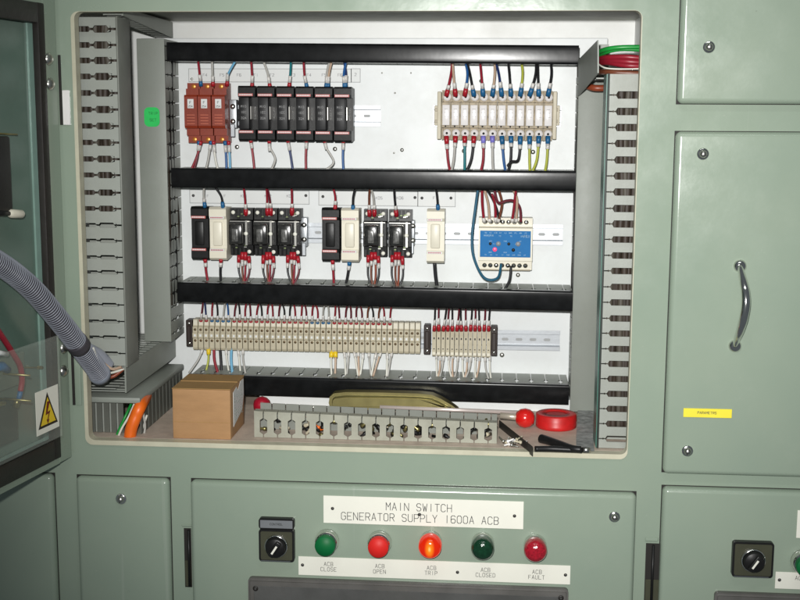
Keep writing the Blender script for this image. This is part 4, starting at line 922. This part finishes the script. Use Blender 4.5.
# screwdriver with red ball guard and red handle
p = FL(525, 418, .0175); yS = p.y; print('screwdriver y', yS); t = thing('ball_handled_tool', 'tool with a pale steel shaft and bright red ball, left of the red tape roll', 'tool', (p.x, yS, FLOOR), 'tools with red ball ends'); w = Vector(t.location); ax = Vector((1, 0, -.02))
bm = B(); lathe(bm, [(0, -.0165), (.009, -.0145), (.0145, -.008), (.0165, 0), (.0145, .008), (.009, .0145), (0, .0155)], p, ax, 26); link('ball', bm, 'redg', t, False, w)
s = U(500, 415.5, yS); bm = B(); tube(bm, [s, p], .0052, 14); link('shaft', bm, mat('pale_shaft', (.62, .55, .45), .3, metal=.5), t, False, w)
# roll of red tape lying flat
q = FL(556, 427.5, 0); q = Vector((q.x, q.y + .005, FLOOR)); t = thing('tape_roll', 'thick roll of red tape lying flat to the right of the red ball', 'tape roll', q); w = q.copy(); R_ = .0335; H_ = .0235
bm = B(); lathe(bm, [(.0175, 0), (R_ - .0015, 0), (R_, .0015), (R_ + .0004, H_ * .3), (R_ - .0002, H_ * .34), (R_ + .0006, H_ * .6), (R_ + .0001, H_ * .64), (R_, H_ - .0015), (R_ - .0015, H_), (.0175, H_), (.0175, 0)], q, Vector((0, 0, 1)), 48); link('tape', bm, mat('matte_red_tape', (.50, .012, .012), .42, noise=.1, nscale=90), t, False, w)
bm = B(); lathe(bm, [(0, .0004), (.0173, .0004), (.0173, H_ - .0012), (.0150, H_ - .0016), (0, H_ - .0016)], q, Vector((0, 0, 1)), 36); link('core', bm, mat('dull_red_core', (.40, .010, .011), .5), t, False, w)
bm = B(); s0, s1 = U(380, 407, .19), U(519, 412.5, .19); tube(bm, [s0, s1], .0034, 10); solo('steel_rod', bm, mat('pale_rod', (.75, .66, .62), .3, metal=.4), 'thin pale rod lying behind the loose duct offcut', 'rod')
# red ball of another tool, behind the duct offcut
p = U(262, 405, .15); t = thing('ball_handled_tool', 'tool with a dark red ball end beside the cardboard box', 'tool', (p.x, .15, FLOOR), 'tools with red ball ends'); w = Vector(t.location)
bm = B(); lathe(bm, [(0, -.015), (.008, -.013), (.0130, -.0075), (.015, 0), (.0130, .0075), (.008, .013), (0, .015)], p, Vector((1, 0, 0)), 22); link('ball', bm, mat('dark_red_gloss', (.30, .006, .02), .3), t, False, w)
bm = B(); tube(bm, [p, U(356, 409, .15)], .003, 8); link('shaft', bm, 'steel', t, False, w)
# brass bar
pts = [(328, 404), (329, 398), (333, 394.5), (345, 393.2), (380, 393.6), (418, 394.6), (432, 396), (441, 400), (452, 406.5), (458, 411), (330, 411)]
bm = B(); yb = .20; L2 = [U(px, py, yb) for px, py in pts]
cxm = sum((v.x for v in L2)) / len(L2); czm = sum((v.z for v in L2)) / len(L2)
rings = []
for k in range(7):
    a_ = math.pi / 2 * k / 6; inset = 1 - (1 - math.cos(a_ )) * .0
    rings.append([bm.verts.new((v.x, yb - .0 + .016 * (1 - math.sin(a_)) , v.z - (0 if v.z < U(380, 405, yb).z else (1 - math.cos(a_)) * .0) - .012 * math.cos(a_) * 0)) for v in L2]) if False else None
bm.free(); bm = B()
prism(bm, [(v.x, v.z) for v in L2], yb, yb + .03, 'y'); bmesh.ops.bevel(bm, geom=[e for e in bm.edges if abs(e.verts[0].co.y - e.verts[1].co.y) < 1e-6 and e.verts[0].co.y < yb + .001], offset=.0075, segments=5, affect='EDGES')
solo('brass_tray', bm, 'brass', 'dull brass-coloured rounded tray with a slanted right end under the lowest black duct', 'tray', smooth=True)
# black strap and pliers
bm = B(); a, b = FL(499, 424, .006), FL(533, 451.5, .006); d = (b - a).normalized(); n = Vector((d.z, 0, -d.x)).normalized() * .0078
V = [a + n, a - n, b - n, b + n]; v0 = [bm.verts.new(v) for v in V]; v1 = [bm.verts.new(v + Vector((0, .004, -.002))) for v in V]
bm.faces.new(v0); bm.faces.new(v1[::-1])
for i in range(4): bm.faces.new((v0[i], v1[i], v1[(i + 1) % 4], v0[(i + 1) % 4]))
bmesh.ops.recalc_face_normals(bm, faces=bm.faces); bmesh.ops.bevel(bm, geom=list(bm.edges), offset=.0012, segments=2, affect='EDGES')
solo('black_strap', bm, 'blk', 'flat black strap slanting down beside the right end of the duct offcut', 'strap')
pv = U(534, 452, .035); t = thing('pliers', 'black-handled pliers lying open at the front right of the bay floor', 'pliers', (pv.x, .04, FLOOR)); w = Vector(t.location)
P = spline([FL(541, 438.5, .008), FL(548, 440.5, .008), FL(560, 444.5, .008), FL(572, 448.5, .008), FL(581, 449.5, .008)], 5); bm = B(); n = len(P); tube(bm, P, [.0072 - .0022 * i / n for i in range(n)], 12); link('handle', bm, 'blk', t, False, w)
P = spline([FL(535, 449, .006), FL(550, 448.8, .006), FL(566, 449.5, .006), FL(582, 450.5, .006)], 5); bm = B(); tube(bm, P, [.0046] * len(P), 12); link('handle', bm, 'blk', t, False, w)
bm = B(); p = FL(586, 450, .006); lathe(bm, [(0, -.004), (.007, -.004), (.007, .004), (0, .004)], p, Vector((0, .3, 1)), 16); link('pivot', bm, 'steel', t, False, w)
random.seed(5)
t = thing('loose_fixings', 'little heap of pale screws and clips beside the duct offcut', 'fixings', U(513, 452, .045)); w = Vector(t.location)
for k in range(16):
    u = FL(random.uniform(503, 524), 447, 0); bm = B(); lathe(bm, [(0, 0), (.003, 0), (.003, .002), (.0014, .003), (.0012, .012), (0, .013)], Vector((u.x, u.y + random.uniform(-.006, .02), FLOOR + random.uniform(.003, .009))), Vector((random.uniform(-1, 1), random.uniform(-1, 1), random.uniform(-.2, .5))), 8)
    link('fixing', bm, random.choice(('beige', 'steel', 'clear')), t, False, w)
# grey foam-like strip under the right inner duct
a, b = U(577, 411, .225), U(594, 455, .12)
bm = B(); _e = FL(585.5, 451, .001); P = [U(586, 411, .236), U(586, 424, .16), U(585, 438, .09), _e]
V0 = []
for q in P:
    V0.append([bm.verts.new(q + Vector((dx, dy, 0))) for dx, dy in ((-.0135, 0), (.0135, 0), (.0135, .012), (-.0135, .012))])
for r0, r1 in zip(V0, V0[1:]):
    for k in range(4): bm.faces.new((r0[k], r0[(k + 1) % 4], r1[(k + 1) % 4], r1[k]))
bm.faces.new(V0[0][::-1]); bm.faces.new(V0[-1]); bmesh.ops.recalc_face_normals(bm, faces=bm.faces)
solo('grey_sleeve', bm, 'foam', 'mottled grey cloth sleeve hanging below the right inner duct', 'sleeve')
# orange cable and small wires at lower left
cable('cable', 'thick orange cable bending down in the lower left corner of the opening', 'orange', [(146, 396, .10), (141, 405, .04), (135.5, 417, .030), (131, 430, .027), (129, 447, .027)], .0098, seg=18)
cable('cable', 'green wire just left of the thick orange cable', 'green', [(133, 400, .06), (126, 415, .04), (119, 430, .036), (113, 446, .036)], .0022)
cable('cable', 'white wire left of the green one beside the orange cable', 'white', [(135, 402, .05), (129, 416, .036), (121, 430, .032), (115, 446, .03)], .0018)
cable('cable', 'white wire right of the thick orange cable', 'white', [(147, 415, .06), (142, 430, .05), (138, 446, .045)], .0018)
cable('cable', 'grey wire crossing right of the thick orange cable', 'grey', [(143, 412, .05), (145, 428, .05), (141, 446, .045)], .0018)
cable('cable', 'dark red wire end beside the lower left edge of the cardboard box', 'red', [(167, 438, .06), (168, 442, .05), (166, 450, .05)], .004)

# ================================================================== HOSE
hp = [U(*p) for p in ((-45, 243, -.30), (-18, 254, -.25), (0, 264, -.215), (17, 276, -.18), (34, 291, -.15), (51, 310.5, -.12), (66, 329, -.09), (80, 347, -.055), (92, 363, -.02), (101, 376, .015))]
P = spline(hp, 40)
# resample evenly, alternate ridge and groove radii
cum = [0]
for a, b in zip(P, P[1:]): cum.append(cum[-1] + (b - a).length)
def alen(s):
    import bisect
    i = min(len(P) - 2, max(0, bisect.bisect_right(cum, s) - 1)); f = (s - cum[i]) / max(1e-9, cum[i + 1] - cum[i]); return P[i].lerp(P[i + 1], f)
step = .0042 / 7; N_ = int(cum[-1] / step)
pts = [alen(k * step) for k in range(N_)]
t = thing('corrugated_hose', 'thick ribbed grey conduit sweeping from the open door into the bay', 'conduit', pts[-1]); w = Vector(t.location)
band = (cum[-1] * .735, cum[-1] * .775)
bm = B(); tube(bm, pts[::6], .0146, 24); link('core', bm, 'hosed', t, False, w)
hx = []; s_ = None
for k in range(N_):
    dd = (pts[min(k + 1, N_ - 1)] - pts[max(k - 1, 0)]).normalized()
    s_ = dd.orthogonal().normalized() if s_ is None else (s_ - dd * s_.dot(dd)).normalized(); tt_ = dd.cross(s_)
    for j in range(3):
        ph = 2 * math.pi * (k + j / 3) / 7; hx.append(pts[k].lerp(pts[min(k + 1, N_ - 1)], j / 3) + (s_ * math.cos(ph) + tt_ * math.sin(ph)) * .0157)
bm = B(); tube(bm, hx, .00088, 5); link('ribs', bm, 'hose', t, False, w)
bm = B(); gp = [alen(band[0] + (band[1] - band[0]) * k / 5) for k in range(6)]; tube(bm, gp, .0172, 28); link('tape_band', bm, 'hosed', t, False, w)
bm = B(); tube(bm, [alen(cum[-1] * f) for f in (.97, .985, 1)], [.0172, .0175, .0165], 24); link('end_collar', bm, mat('hose_end', (.18, .2, .24), .5), t, False, w)
cable('hose_liner', 'smooth grey inner tube end above the mouth of the ribbed conduit', 'hose', [(88, 350, .0), (99, 356, .015), (108, 366, .03)], .011, cat='tube', seg=16)
cable('wire', 'rust-red wire coming out of the hose mouth', 'rust', [(100, 366, .0), (107, 376, .018), (114, 376, .022), (123, 369, .03)], .003)
cable('wire', 'grey wire over the hose mouth curving right into the duct', 'white', [(93, 348, -.045), (100, 365, -.02), (108, 373, .01), (124, 369, .03)], .0019)
cable('wire', 'beige wire above the rust-red one at the hose mouth', 'beige', [(102, 362, .01), (112, 369, .02), (121, 367, .035)], .0025)
cable('wire', 'black wire behind the others at the hose mouth', 'black', [(100, 360, .03), (110, 366, .035), (118, 362, .04)], .0035)

# ================================================================== OPEN DOOR (left)
DA = math.radians(80); DX0, DY0 = -.668, -.006
du = Vector((-math.cos(DA), -math.sin(DA), 0)); dnv = Vector((math.sin(DA), -math.cos(DA), 0))   # along the leaf; towards its inner side
def DPx(px, py, n=0):
    d = CF + CR * ((px - 400) / FPX) - CU * ((py - 300) / FPX); o_ = Vector((DX0, DY0, 0)) + dnv * n
    tt = dnv.dot(o_ - CAM) / dnv.dot(d); p = CAM + d * tt; q = p - Vector((DX0, DY0, 0)); return q.dot(du), p.z
door = thing('cabinet_leaf', 'open steel door with black gasket swung out at the left, inner side showing', 'door', (DX0, DY0, -.56))
DW = Vector(door.location)
def D(s, n, z): return Vector((DX0, DY0, 0)) + du * s + dnv * n + Vector((0, 0, z))
def dbox(bm, s0, s1, n0, n1, z0, z1, bev=0):
    q = rbox(B(), s0, s1, n0, n1, z0, z1, bev, 2)
    for v in q.verts: v.co = D(*v.co)
    me = bpy.data.meshes.new('tmp'); bmesh.ops.recalc_face_normals(q, faces=q.faces); q.to_mesh(me); q.free(); bm.from_mesh(me); bpy.data.meshes.remove(me); return bm
def quad(bm, a, b, c, d): bm.faces.new([bm.verts.new(v) for v in (a, b, c, d)])
sg = DPx(51.5, 250)[0]; sg2 = DPx(45, 250)[0]; sl = DPx(40.3, 250)[0]
ztop = DPx(33.5, 22.7)[1]; zbot = DPx(60, 435)[1]; zb2 = DPx(61.5, 456)[1]; zb3 = DPx(72, 457)[1]; zt2 = DPx(40, 3)[1]
print('door s', sg, sg2, sl, ztop, zt2, zbot, zb2, zb3)
SM = .66
bm = B(); dbox(bm, 0, SM, -.034, -.030, zb3, zt2 + .05); link('outer_skin', bm, 'paint', door, False, DW)
bm = B(); dbox(bm, 0, sg, -.030, 0, zb3, zt2 + .05, .002); dbox(bm, sg, SM, -.030, 0, zb3, zb2 + .0); dbox(bm, sg, SM, -.030, 0, zt2, zt2 + .05); link('frame', bm, 'paint', door, False, DW)
bm = B(); dbox(bm, sg + .0004, sg2, -.012, .004, zb2 + .0004, zt2, .002); dbox(bm, sg2, SM, -.012, .004, zb2 + .0004, zbot - .002, .002); dbox(bm, sg2, SM, -.012, .004, ztop, zt2 - .0004, .002); link('gasket', bm, 'rubber', door, True, DW)
bm = B(); dbox(bm, sg2 + .0004, sl, -.028, -.006, zbot - .001, ztop - .0004); dbox(bm, sl, SM, -.028, -.0065, zbot - .001, zbot + .004); link('inner_lip', bm, mat('pale_green_lip', (.22, .34, .29), .3), door, False, DW)
bm = B(); dbox(bm, sl + .0004, SM, -.029, -.009, zbot + .004, ztop - .0008); link('inner_panel', bm, 'doorpaint', door, False, DW)
for px, py in ((49, 59), (50.5, 84), (64, 348), (64, 371)):
    s_, z_ = DPx(px, py, .001); s_ = max(.008, min(s_, sg - .01)); q = D(s_, 0, z_)
    bm = B(); lathe(bm, [(0, .0062), (.0045, .006), (.0080, .003), (.0095, .001), (.0095, -.001)], q, dnv, 18); link('bolt', bm, 'steel', door, False, DW)
# parts mounted on the door: shield, label, cables
SN = .045
s1_, zc1 = DPx(57, 335, SN); s2_, zc2 = DPx(61, 440, SN); s3_, z3_ = DPx(0, 358, SN)
sr = s1_; zt_s = zc1; zb_s = DPx(60, 436, SN)[1]
shm = bpy.data.materials.new('clear_shield'); shm.use_nodes = True; bb = shm.node_tree.nodes['Principled BSDF']
bb.inputs['Base Color'].default_value = (.75, .80, .72, 1); bb.inputs['Roughness'].default_value = .08; bb.inputs['Alpha'].default_value = .10; bb.inputs['Specular IOR Level'].default_value = .6
t = thing('clear_shield', 'clear plastic safety shield on the open door over the red-cabled terminals', 'shield', D(sr + .2, SN, zb_s)); w = Vector(t.location)
bm = B(); dbox(bm, sr, SM - .05, SN, SN + .003, zb_s, zt_s, .0008); link('sheet', bm, shm, t, False, w)
for zz in (zt_s - .045, zb_s + .07):
    bm = B(); tube(bm, [D(sr + .075, -.02, zz), D(sr + .075, SN - .0005, zz)], .0016, 10); link('standoff', bm, 'brass', t, False, w)
# warning label
ls0, lz0 = DPx(57.5, 384, SN + .0035); ls1, lz1 = DPx(35, 394, SN + .0035); lzb = DPx(57.5, 427, SN + .0035)[1]
t = thing('warning_label', 'white label with yellow high-voltage triangle on the clear shield of the open door', 'warning label', D((ls0 + ls1) / 2, SN, lzb)); w = Vector(t.location)
n0 = SN + .0034
bm = B(); dbox(bm, ls0, ls1, n0, n0 + .0006, lzb, lz0); link('label_sheet', bm, 'paper', t, False, w)
cs = (ls0 + ls1) / 2; ww_ = (ls1 - ls0); hh_ = (lz0 - lzb)
def poly(pts, n, name, m):
    bm = B(); V = [bm.verts.new(D(s, n, z)) for s, z in pts]; bm.faces.new(V); bm.normal_update(); link(name, bm, m, t, False, w)
def tri(k): cz = lzb + hh_ * .40; return [(cs - ww_ * .43 * k, cz - hh_ * .27 * k), (cs + ww_ * .43 * k, cz - hh_ * .27 * k), (cs, cz + hh_ * .52 * k)]
poly(tri(1.0), n0 + .0008, 'triangle_border', 'inkb'); poly(tri(.78), n0 + .0011, 'triangle', 'yellow')
zc_ = lzb + hh_ * .40
bolt = [(-.02, .30), (.06, .30), (-.015, .06), (.06, .08), (.0, -.12), (.03, -.11), (-.015, -.22), (-.05, -.10), (-.025, -.11), (.012, .02), (-.07, .0)]
poly([(cs - a * ww_ * 1.6, zc_ + b * hh_) for a, b in bolt], n0 + .0014, 'lightning_bolt', mat('dark_red_ink', (.14, .01, .005), .5))
# gear mounted on the inside of the door
def dcable(label, col, pts, r, extra=None):
    Q = []
    for px, py, n in pts:
        s_, z_ = DPx(px, py, n); Q.append(D(s_, n, z_))
    bm = B(); tube(bm, spline(Q, 6), r, 12); return solo('cable', bm, wm(col), label, 'cable')
t = thing('terminal_lug', 'red cable with a blue sleeve curving behind the clear shield on the door', 'cable', D(*(lambda q: (q[0], .012, q[1]))(DPx(12, 403, .012)))); w = Vector(t.location)
def dp(px, py, n): s_, z_ = DPx(px, py, n); return D(s_, n, z_)
bm = B(); tube(bm, spline([dp(-6, 325, .03), dp(3, 338, .03), dp(12, 352, .03), dp(20, 366, .028), dp(22, 380, .026), dp(20.5, 391, .024)], 6), .0042, 12); link('red_sheath', bm, wm('red'), t, False, w)
bm = B(); tube(bm, [dp(21, 389, .024), dp(19.5, 396, .022), dp(18, 400, .02)], .0038, 12); link('blue_sleeve', bm, 'blue', t, False, w)
bm = B(); tube(bm, [dp(18, 399, .02), dp(15.5, 407, .016)], .0045, 8); link('lug', bm, 'brass', t, False, w)
t = thing('meter_terminals', 'blue and white connectors and brass stud on the door behind the shield', 'connector', dp(0, 420, .0)); w = Vector(t.location)
bm = B(); tube(bm, [dp(-8, 368, .02), dp(2, 366, .02), dp(8, 370, .02)], [.006, .0065, .005], 12); link('blue_connector', bm, 'blue', t, False, w)
bm = B(); tube(bm, [dp(-6, 352, .03), dp(7, 354, .03)], .0035, 10); link('white_connector', bm, 'paperg', t, False, w)
bm = B(); tube(bm, [dp(20, 367.5, .0), dp(41, 367.5, .0)], .0012, 8); tube(bm, [dp(38, 367.5, .0), dp(42, 367.5, .0)], .0025, 8); link('brass_stud', bm, 'brass', t, False, w)
bm = B(); tube(bm, [dp(-6, 405, .01), dp(4, 403, .012)], .004, 8); link('brass_nut', bm, 'brass', t, False, w)
sA, zA = DPx(12, 430, 0); bm = B(); dbox(bm, DPx(10, 400)[0], SM - .1, -.0085, .012, DPx(8, 440)[1], DPx(8, 398)[1], .002); link('terminal_base', bm, mat('dark_olive_base', (.05, .06, .045), .5), t, False, w)
bm = B(); dbox(bm, DPx(24, 370)[0], SM - .1, -.0085, .002, DPx(20, 384)[1], DPx(20, 352)[1], .002); link('mounting_bar', bm, mat('dull_green_bar', (.12, .16, .12), .4), t, False, w)
t = thing('meter_housing', 'black meter housing on the inner side of the open door at the left edge', 'meter', dp(2, 212, 0)); w = Vector(t.location)
s_a = DPx(4.5, 180)[0]; bm = B(); dbox(bm, s_a, s_a + .1, -.0085, .012, DPx(5, 212)[1], DPx(3, 136)[1], .003); link('case', bm, 'blk', t, True, w)
bm = B(); tube(bm, [dp(-3, 213, .012), dp(9, 213.5, .012)], .0035, 10); link('black_stem', bm, 'blk', t, False, w)
bm = B(); tube(bm, [dp(8.5, 213.5, .012), dp(10.5, 213.5, .012), dp(21, 214, .012), dp(23, 214, .012)], [.003, .0062, .0062, .0035], 14); link('white_cap', bm, 'ivory', t, False, w)
bm = B(); tube(bm, [dp(-3, 133.5, .005), dp(17, 134.5, .005)], .0013, 8); link('brass_pin', bm, 'brass', t, False, w)

# ================================================================== CONTROLS ON THE FRONT COVERS
def plate_sign(name, label, q, lines, hole_px, cat='sign', m='paper', group=None, h=.012, adv=6.1, wid=1.0, wt=.085):
    p0 = U(q[0], q[1], YF); p1 = U(q[2], q[3], YF); c = Vector(((p0.x + p1.x) / 2, YF, min(p0.z, p1.z)))
    t = thing(name, label, cat, c, group); w = Vector(t.location)
    bm = B(); rbox(bm, p0.x, p1.x, YF - .0016, YF - .0001, p1.z, p0.z, .0003, 1); link('plate', bm, m, t, False, w)
    bm = B(); yy = YF - .0016
    for s, px, py, hh, ad, wd_, wt_ in lines: u = U(px, py, yy); lettering(bm, s, u.x, u.z, hh, yy, wt_, ad, wd_)
    link('lettering', bm, 'ink', t, False, w)
    for px, py in hole_px:
        u = U(px, py, yy); bm = B(); lathe(bm, [(0, -.0012), (.0020, -.001), (.0027, 0)], Vector((u.x, yy, u.z)), Vector((0, 1, 0)), 12); s_ = link('screw', bm, mat('dark_screw', (.06, .055, .05), .4, metal=.5), t, False, w)
        bm = B(); rbox(bm, u.x - .0004, u.x + .0022, yy - .0016, yy - .0012, u.z, u.z + .0008); link('glint', bm, 'chrome', s_, False, w)
    return t
a0 = U(323.5, 496, YF); a1 = U(523.5, 529.5, YF)
plate_sign('name_plate', 'white engraved plate reading MAIN SWITCH GENERATOR SUPPLY 1600A ACB', (323.5, 495.3, 523.2, 529.0),
           [('MAIN SWITCH', 418.8, 507.3, .0118, 5.75, .84, .085), ('GENERATOR SUPPLY 1600A ACB', 419.5, 518.3, .0118, 5.75, .84, .085)], [(332.5, 508.5), (419.5, 514.5), (514.5, 516)])
labs = [('ACB', 328.5, 564), ('CLOSE', 328.5, 569.3), ('ACB', 379.8, 566), ('OPEN', 379.5, 571.5), ('ACB', 431.5, 567.8), ('TRIP', 431, 573), ('ACB', 485.5, 569.8), ('CLOSED', 485.5, 575), ('ACB', 537, 571.8), ('FAULT', 536.5, 577.2)]
plate_sign('name_plate', 'long white label strip under the five buttons and lamps', (298.5, 556, 570, 584.3), [(s, x, y, .0062, 6.0, .85, .10) for s, x, y in labs], [(302.5, 565), (457.5, 572.3), (565.5, 575)], group='white engraved plates')
plate_sign('name_plate', 'white label strip cut off by the right edge of the photo, beside the right switch', (775.5, 571.5, 840, 590.5), [('ACB', 800, 578, .0062, 6, .85, .1)], [(779.5, 580)], group='white engraved plates')
plate_sign('name_plate', 'white engraved plate cut off by the right edge of the photo, above the switch', (797.5, 510, 900, 541), [], [], group='white engraved plates')
plate_sign('name_plate', 'small yellow label with tiny black writing on the door below the handle', (683.5, 408, 731.5, 418), [('PARAMETRS', 707, 412.8, .0036, 5.6, .95, .16)], [], m='ylab')
def rotary(label, px, py, w_, h_, legend, ang):
    p = U(px, py, YF - .003); t = thing('rotary_switch', label, 'rotary switch', (p.x, YF, p.z - h_ / 2), 'rotary switches'); w = Vector(t.location); cx, cz = p.x, p.z
    bm = B(); prism(bm, [(cx + a, cz + b) for a, b in rounded(-w_ / 2, w_ / 2, -h_ / 2, h_ / 2, .0045, 4)], YF - .010, YF - .0002, 'y'); link('housing', bm, 'blk', t, False, w)
    bm = B(); prism(bm, [(cx + a, cz + b) for a, b in rounded(-w_ / 2 + .003, w_ / 2 - .003, -h_ / 2 + .003, h_ / 2 - .003, .0025, 3)], YF - .0108, YF - .0101, 'y'); link('dial_plate', bm, 'olive', t, False, w)
    bm = B(); rbox(bm, cx - w_ / 2 + .003, cx + w_ / 2 - .006, YF - .0112, YF - .010, cz - h_ / 2 + .0004, cz - h_ / 2 + .0018); link('lower_trim', bm, 'chrome', t, False, w)
    if legend:
        bm = B(); prism(bm, [(cx + a, cz + h_ / 2 + .0085 + b) for a, b in rounded(-w_ / 2, w_ / 2, -.0080, .0095, .0045, 4)], YF - .0092, YF - .0002, 'y'); lg = link('legend_frame', bm, 'blk', t, False, w)
        bm = B(); rbox(bm, cx - w_ / 2 + .0025, cx + w_ / 2 - .0025, YF - .0098, YF - .0093, cz + h_ / 2 + .0025, cz + h_ / 2 + .0150); link('legend', bm, mat('grey_legend', (.17, .18, .19), .4), lg, False, w)
        bm = B(); lettering(bm, 'CONTROL', cx, cz + h_ / 2 + .009, .0032, YF - .0099, .13); link('lettering', bm, 'inkb', lg, False, w)
    bm = B(); lathe(bm, [(0, -.0125), (.0140, -.0125), (.0155, -.0110), (.0160, -.004), (.0166, 0)], Vector((cx, YF - .0108, cz)), Vector((0, 1, 0)), 36); kb = link('knob', bm, 'blk', t, False, w)
    bm = B(); lathe(bm, [(.0168, -.0045), (.0180, -.004), (.0186, 0), (.0168, 0)], Vector((cx, YF - .0108, cz)), Vector((0, 1, 0)), 36); link('bezel', bm, 'chrome', t, False, w)
    bm = B(); rbox(bm, -.0046, .0046, -.0185, -.0127, -.0135, .0135, .002, 3); bmesh.ops.rotate(bm, verts=bm.verts, matrix=Matrix.Rotation(ang, 3, 'Y')); bmesh.ops.translate(bm, verts=bm.verts, vec=(cx, YF - .0108, cz)); gr = link('grip', bm, 'blk', kb, True, w)
    bm = B(); rbox(bm, -.0015, .0015, -.0190, -.0186, -.0080, .0070); bmesh.ops.rotate(bm, verts=bm.verts, matrix=Matrix.Rotation(ang, 3, 'Y')); bmesh.ops.translate(bm, verts=bm.verts, vec=(cx, YF - .0108, cz)); link('pointer', bm, 'paper', kb, False, w)
rotary('black rotary switch with grey legend plate, left of the green button', 277.3, 544.2, .0560, .0520, True, math.radians(33))
rotary('black rotary switch without legend plate on the lower right cover', 752, 558.3, .0610, .0555, False, math.radians(33))
def pilot(label, px, py, cap, kind):
    p = U(px, py, YF); t = thing('push_button' if kind == 'button' else 'pilot_lamp', label, 'push button' if kind == 'button' else 'pilot lamp', (p.x, YF, p.z - .018), 'buttons and lamps above the white strip'); w = Vector(t.location); o = Vector((p.x, YF, p.z)); ax = Vector((0, -1, 0))
    bm = B(); lathe(bm, [(0, .0), (.0188, 0), (.0188, .006), (.0172, .009), (.0168, .016), (.0, .016)] if kind == 'button' else [(0, 0), (.0176, 0), (.0176, .003), (.0165, .0045), (.0165, .008), (0, .008)], o, ax, 32); link('bezel', bm, 'chrome', t, False, w)
    if kind == 'button': bm = B(); lathe(bm, [(.0158, .0161), (.0160, .026), (.0150, .0285), (.0, .0290)], o, ax, 32)
    else: bm = B(); lathe(bm, [(.0166, .0081), (.0178, .012), (.0176, .026), (.0150, .0315), (.0080, .0350), (.0, .0356)], o, ax, 32)
    c = link('cap' if kind == 'button' else 'lens', bm, cap, t, False, None)
    for v in c.data.vertices: v.co -= o + Vector((0, 0, .0))
    c.location = o - w
    return t
pilot('green push button, leftmost in the row under the name plate', 327.3, 540.5, 'gbtn', 'button')
pilot('bright red push button with chrome rim, second from left', 379.8, 542, 'rbtn', 'button')
pilot('lit orange-red pilot lamp in the middle of the row', 430.8, 541.5, 'lit', 'lamp')
pilot('unlit dark green pilot lamp between the lit lamp and the red lamp', 482.8, 543, 'glens', 'lamp')
pilot('unlit dark red pilot lamp at the right end of the row', 535, 545, 'rlens', 'lamp')
pilot('green push button cut off by the right edge of the photo', 803, 561, 'gbtn', 'button')
# grey fascias at the bottom edge
def fascia(label, px0, py0, px1, scr):
    a = U(px0, py0, YF - .012); b = U(px1, py0, YF - .012); t = thing('breaker_fascia', label, 'fascia', ((a.x + b.x) / 2, YF, -.9), 'grey breaker fascias'); w = Vector(t.location)
    bm = B(); prism(bm, [(x, z) for x, z in rounded(a.x, b.x, -.9, a.z, .006, 4)], YF - .012, YF - .0002, 'y'); bmesh.ops.bevel(bm, geom=[e for e in bm.edges if e.verts[0].co.y < YF - .0119 and e.verts[1].co.y < YF - .0119], offset=.004, segments=3, affect='EDGES'); link('frame', bm, 'fascia', t, True, w)
    bm = B(); rbox(bm, a.x + .010, b.x - .010, YF - .0132, YF - .0121, -.89, a.z - .011, .0005, 1); link('face', bm, mat('brushed_dark_face', (.085, .085, .082), .4, noise=.25, nscale=14, bump=.08, grime=.5), t, False, w)
    for q in scr:
        u = U(*q, YF - .013); bm = B(); lathe(bm, [(.0014, -.0008), (.0036, -.0014), (.0044, 0)], Vector((u.x, YF - .0132, u.z)), Vector((0, 1, 0)), 14); link('screw', bm, 'inkb', t, False, w)
fascia('wide dark grey fascia under the white label strip at the bottom edge', 247.5, 578.5, 569, [(255.5, 588.5), (561, 598)])
fascia('dark grey fascia at the bottom right edge of the photo', 715.5, 593.5, 960, [])
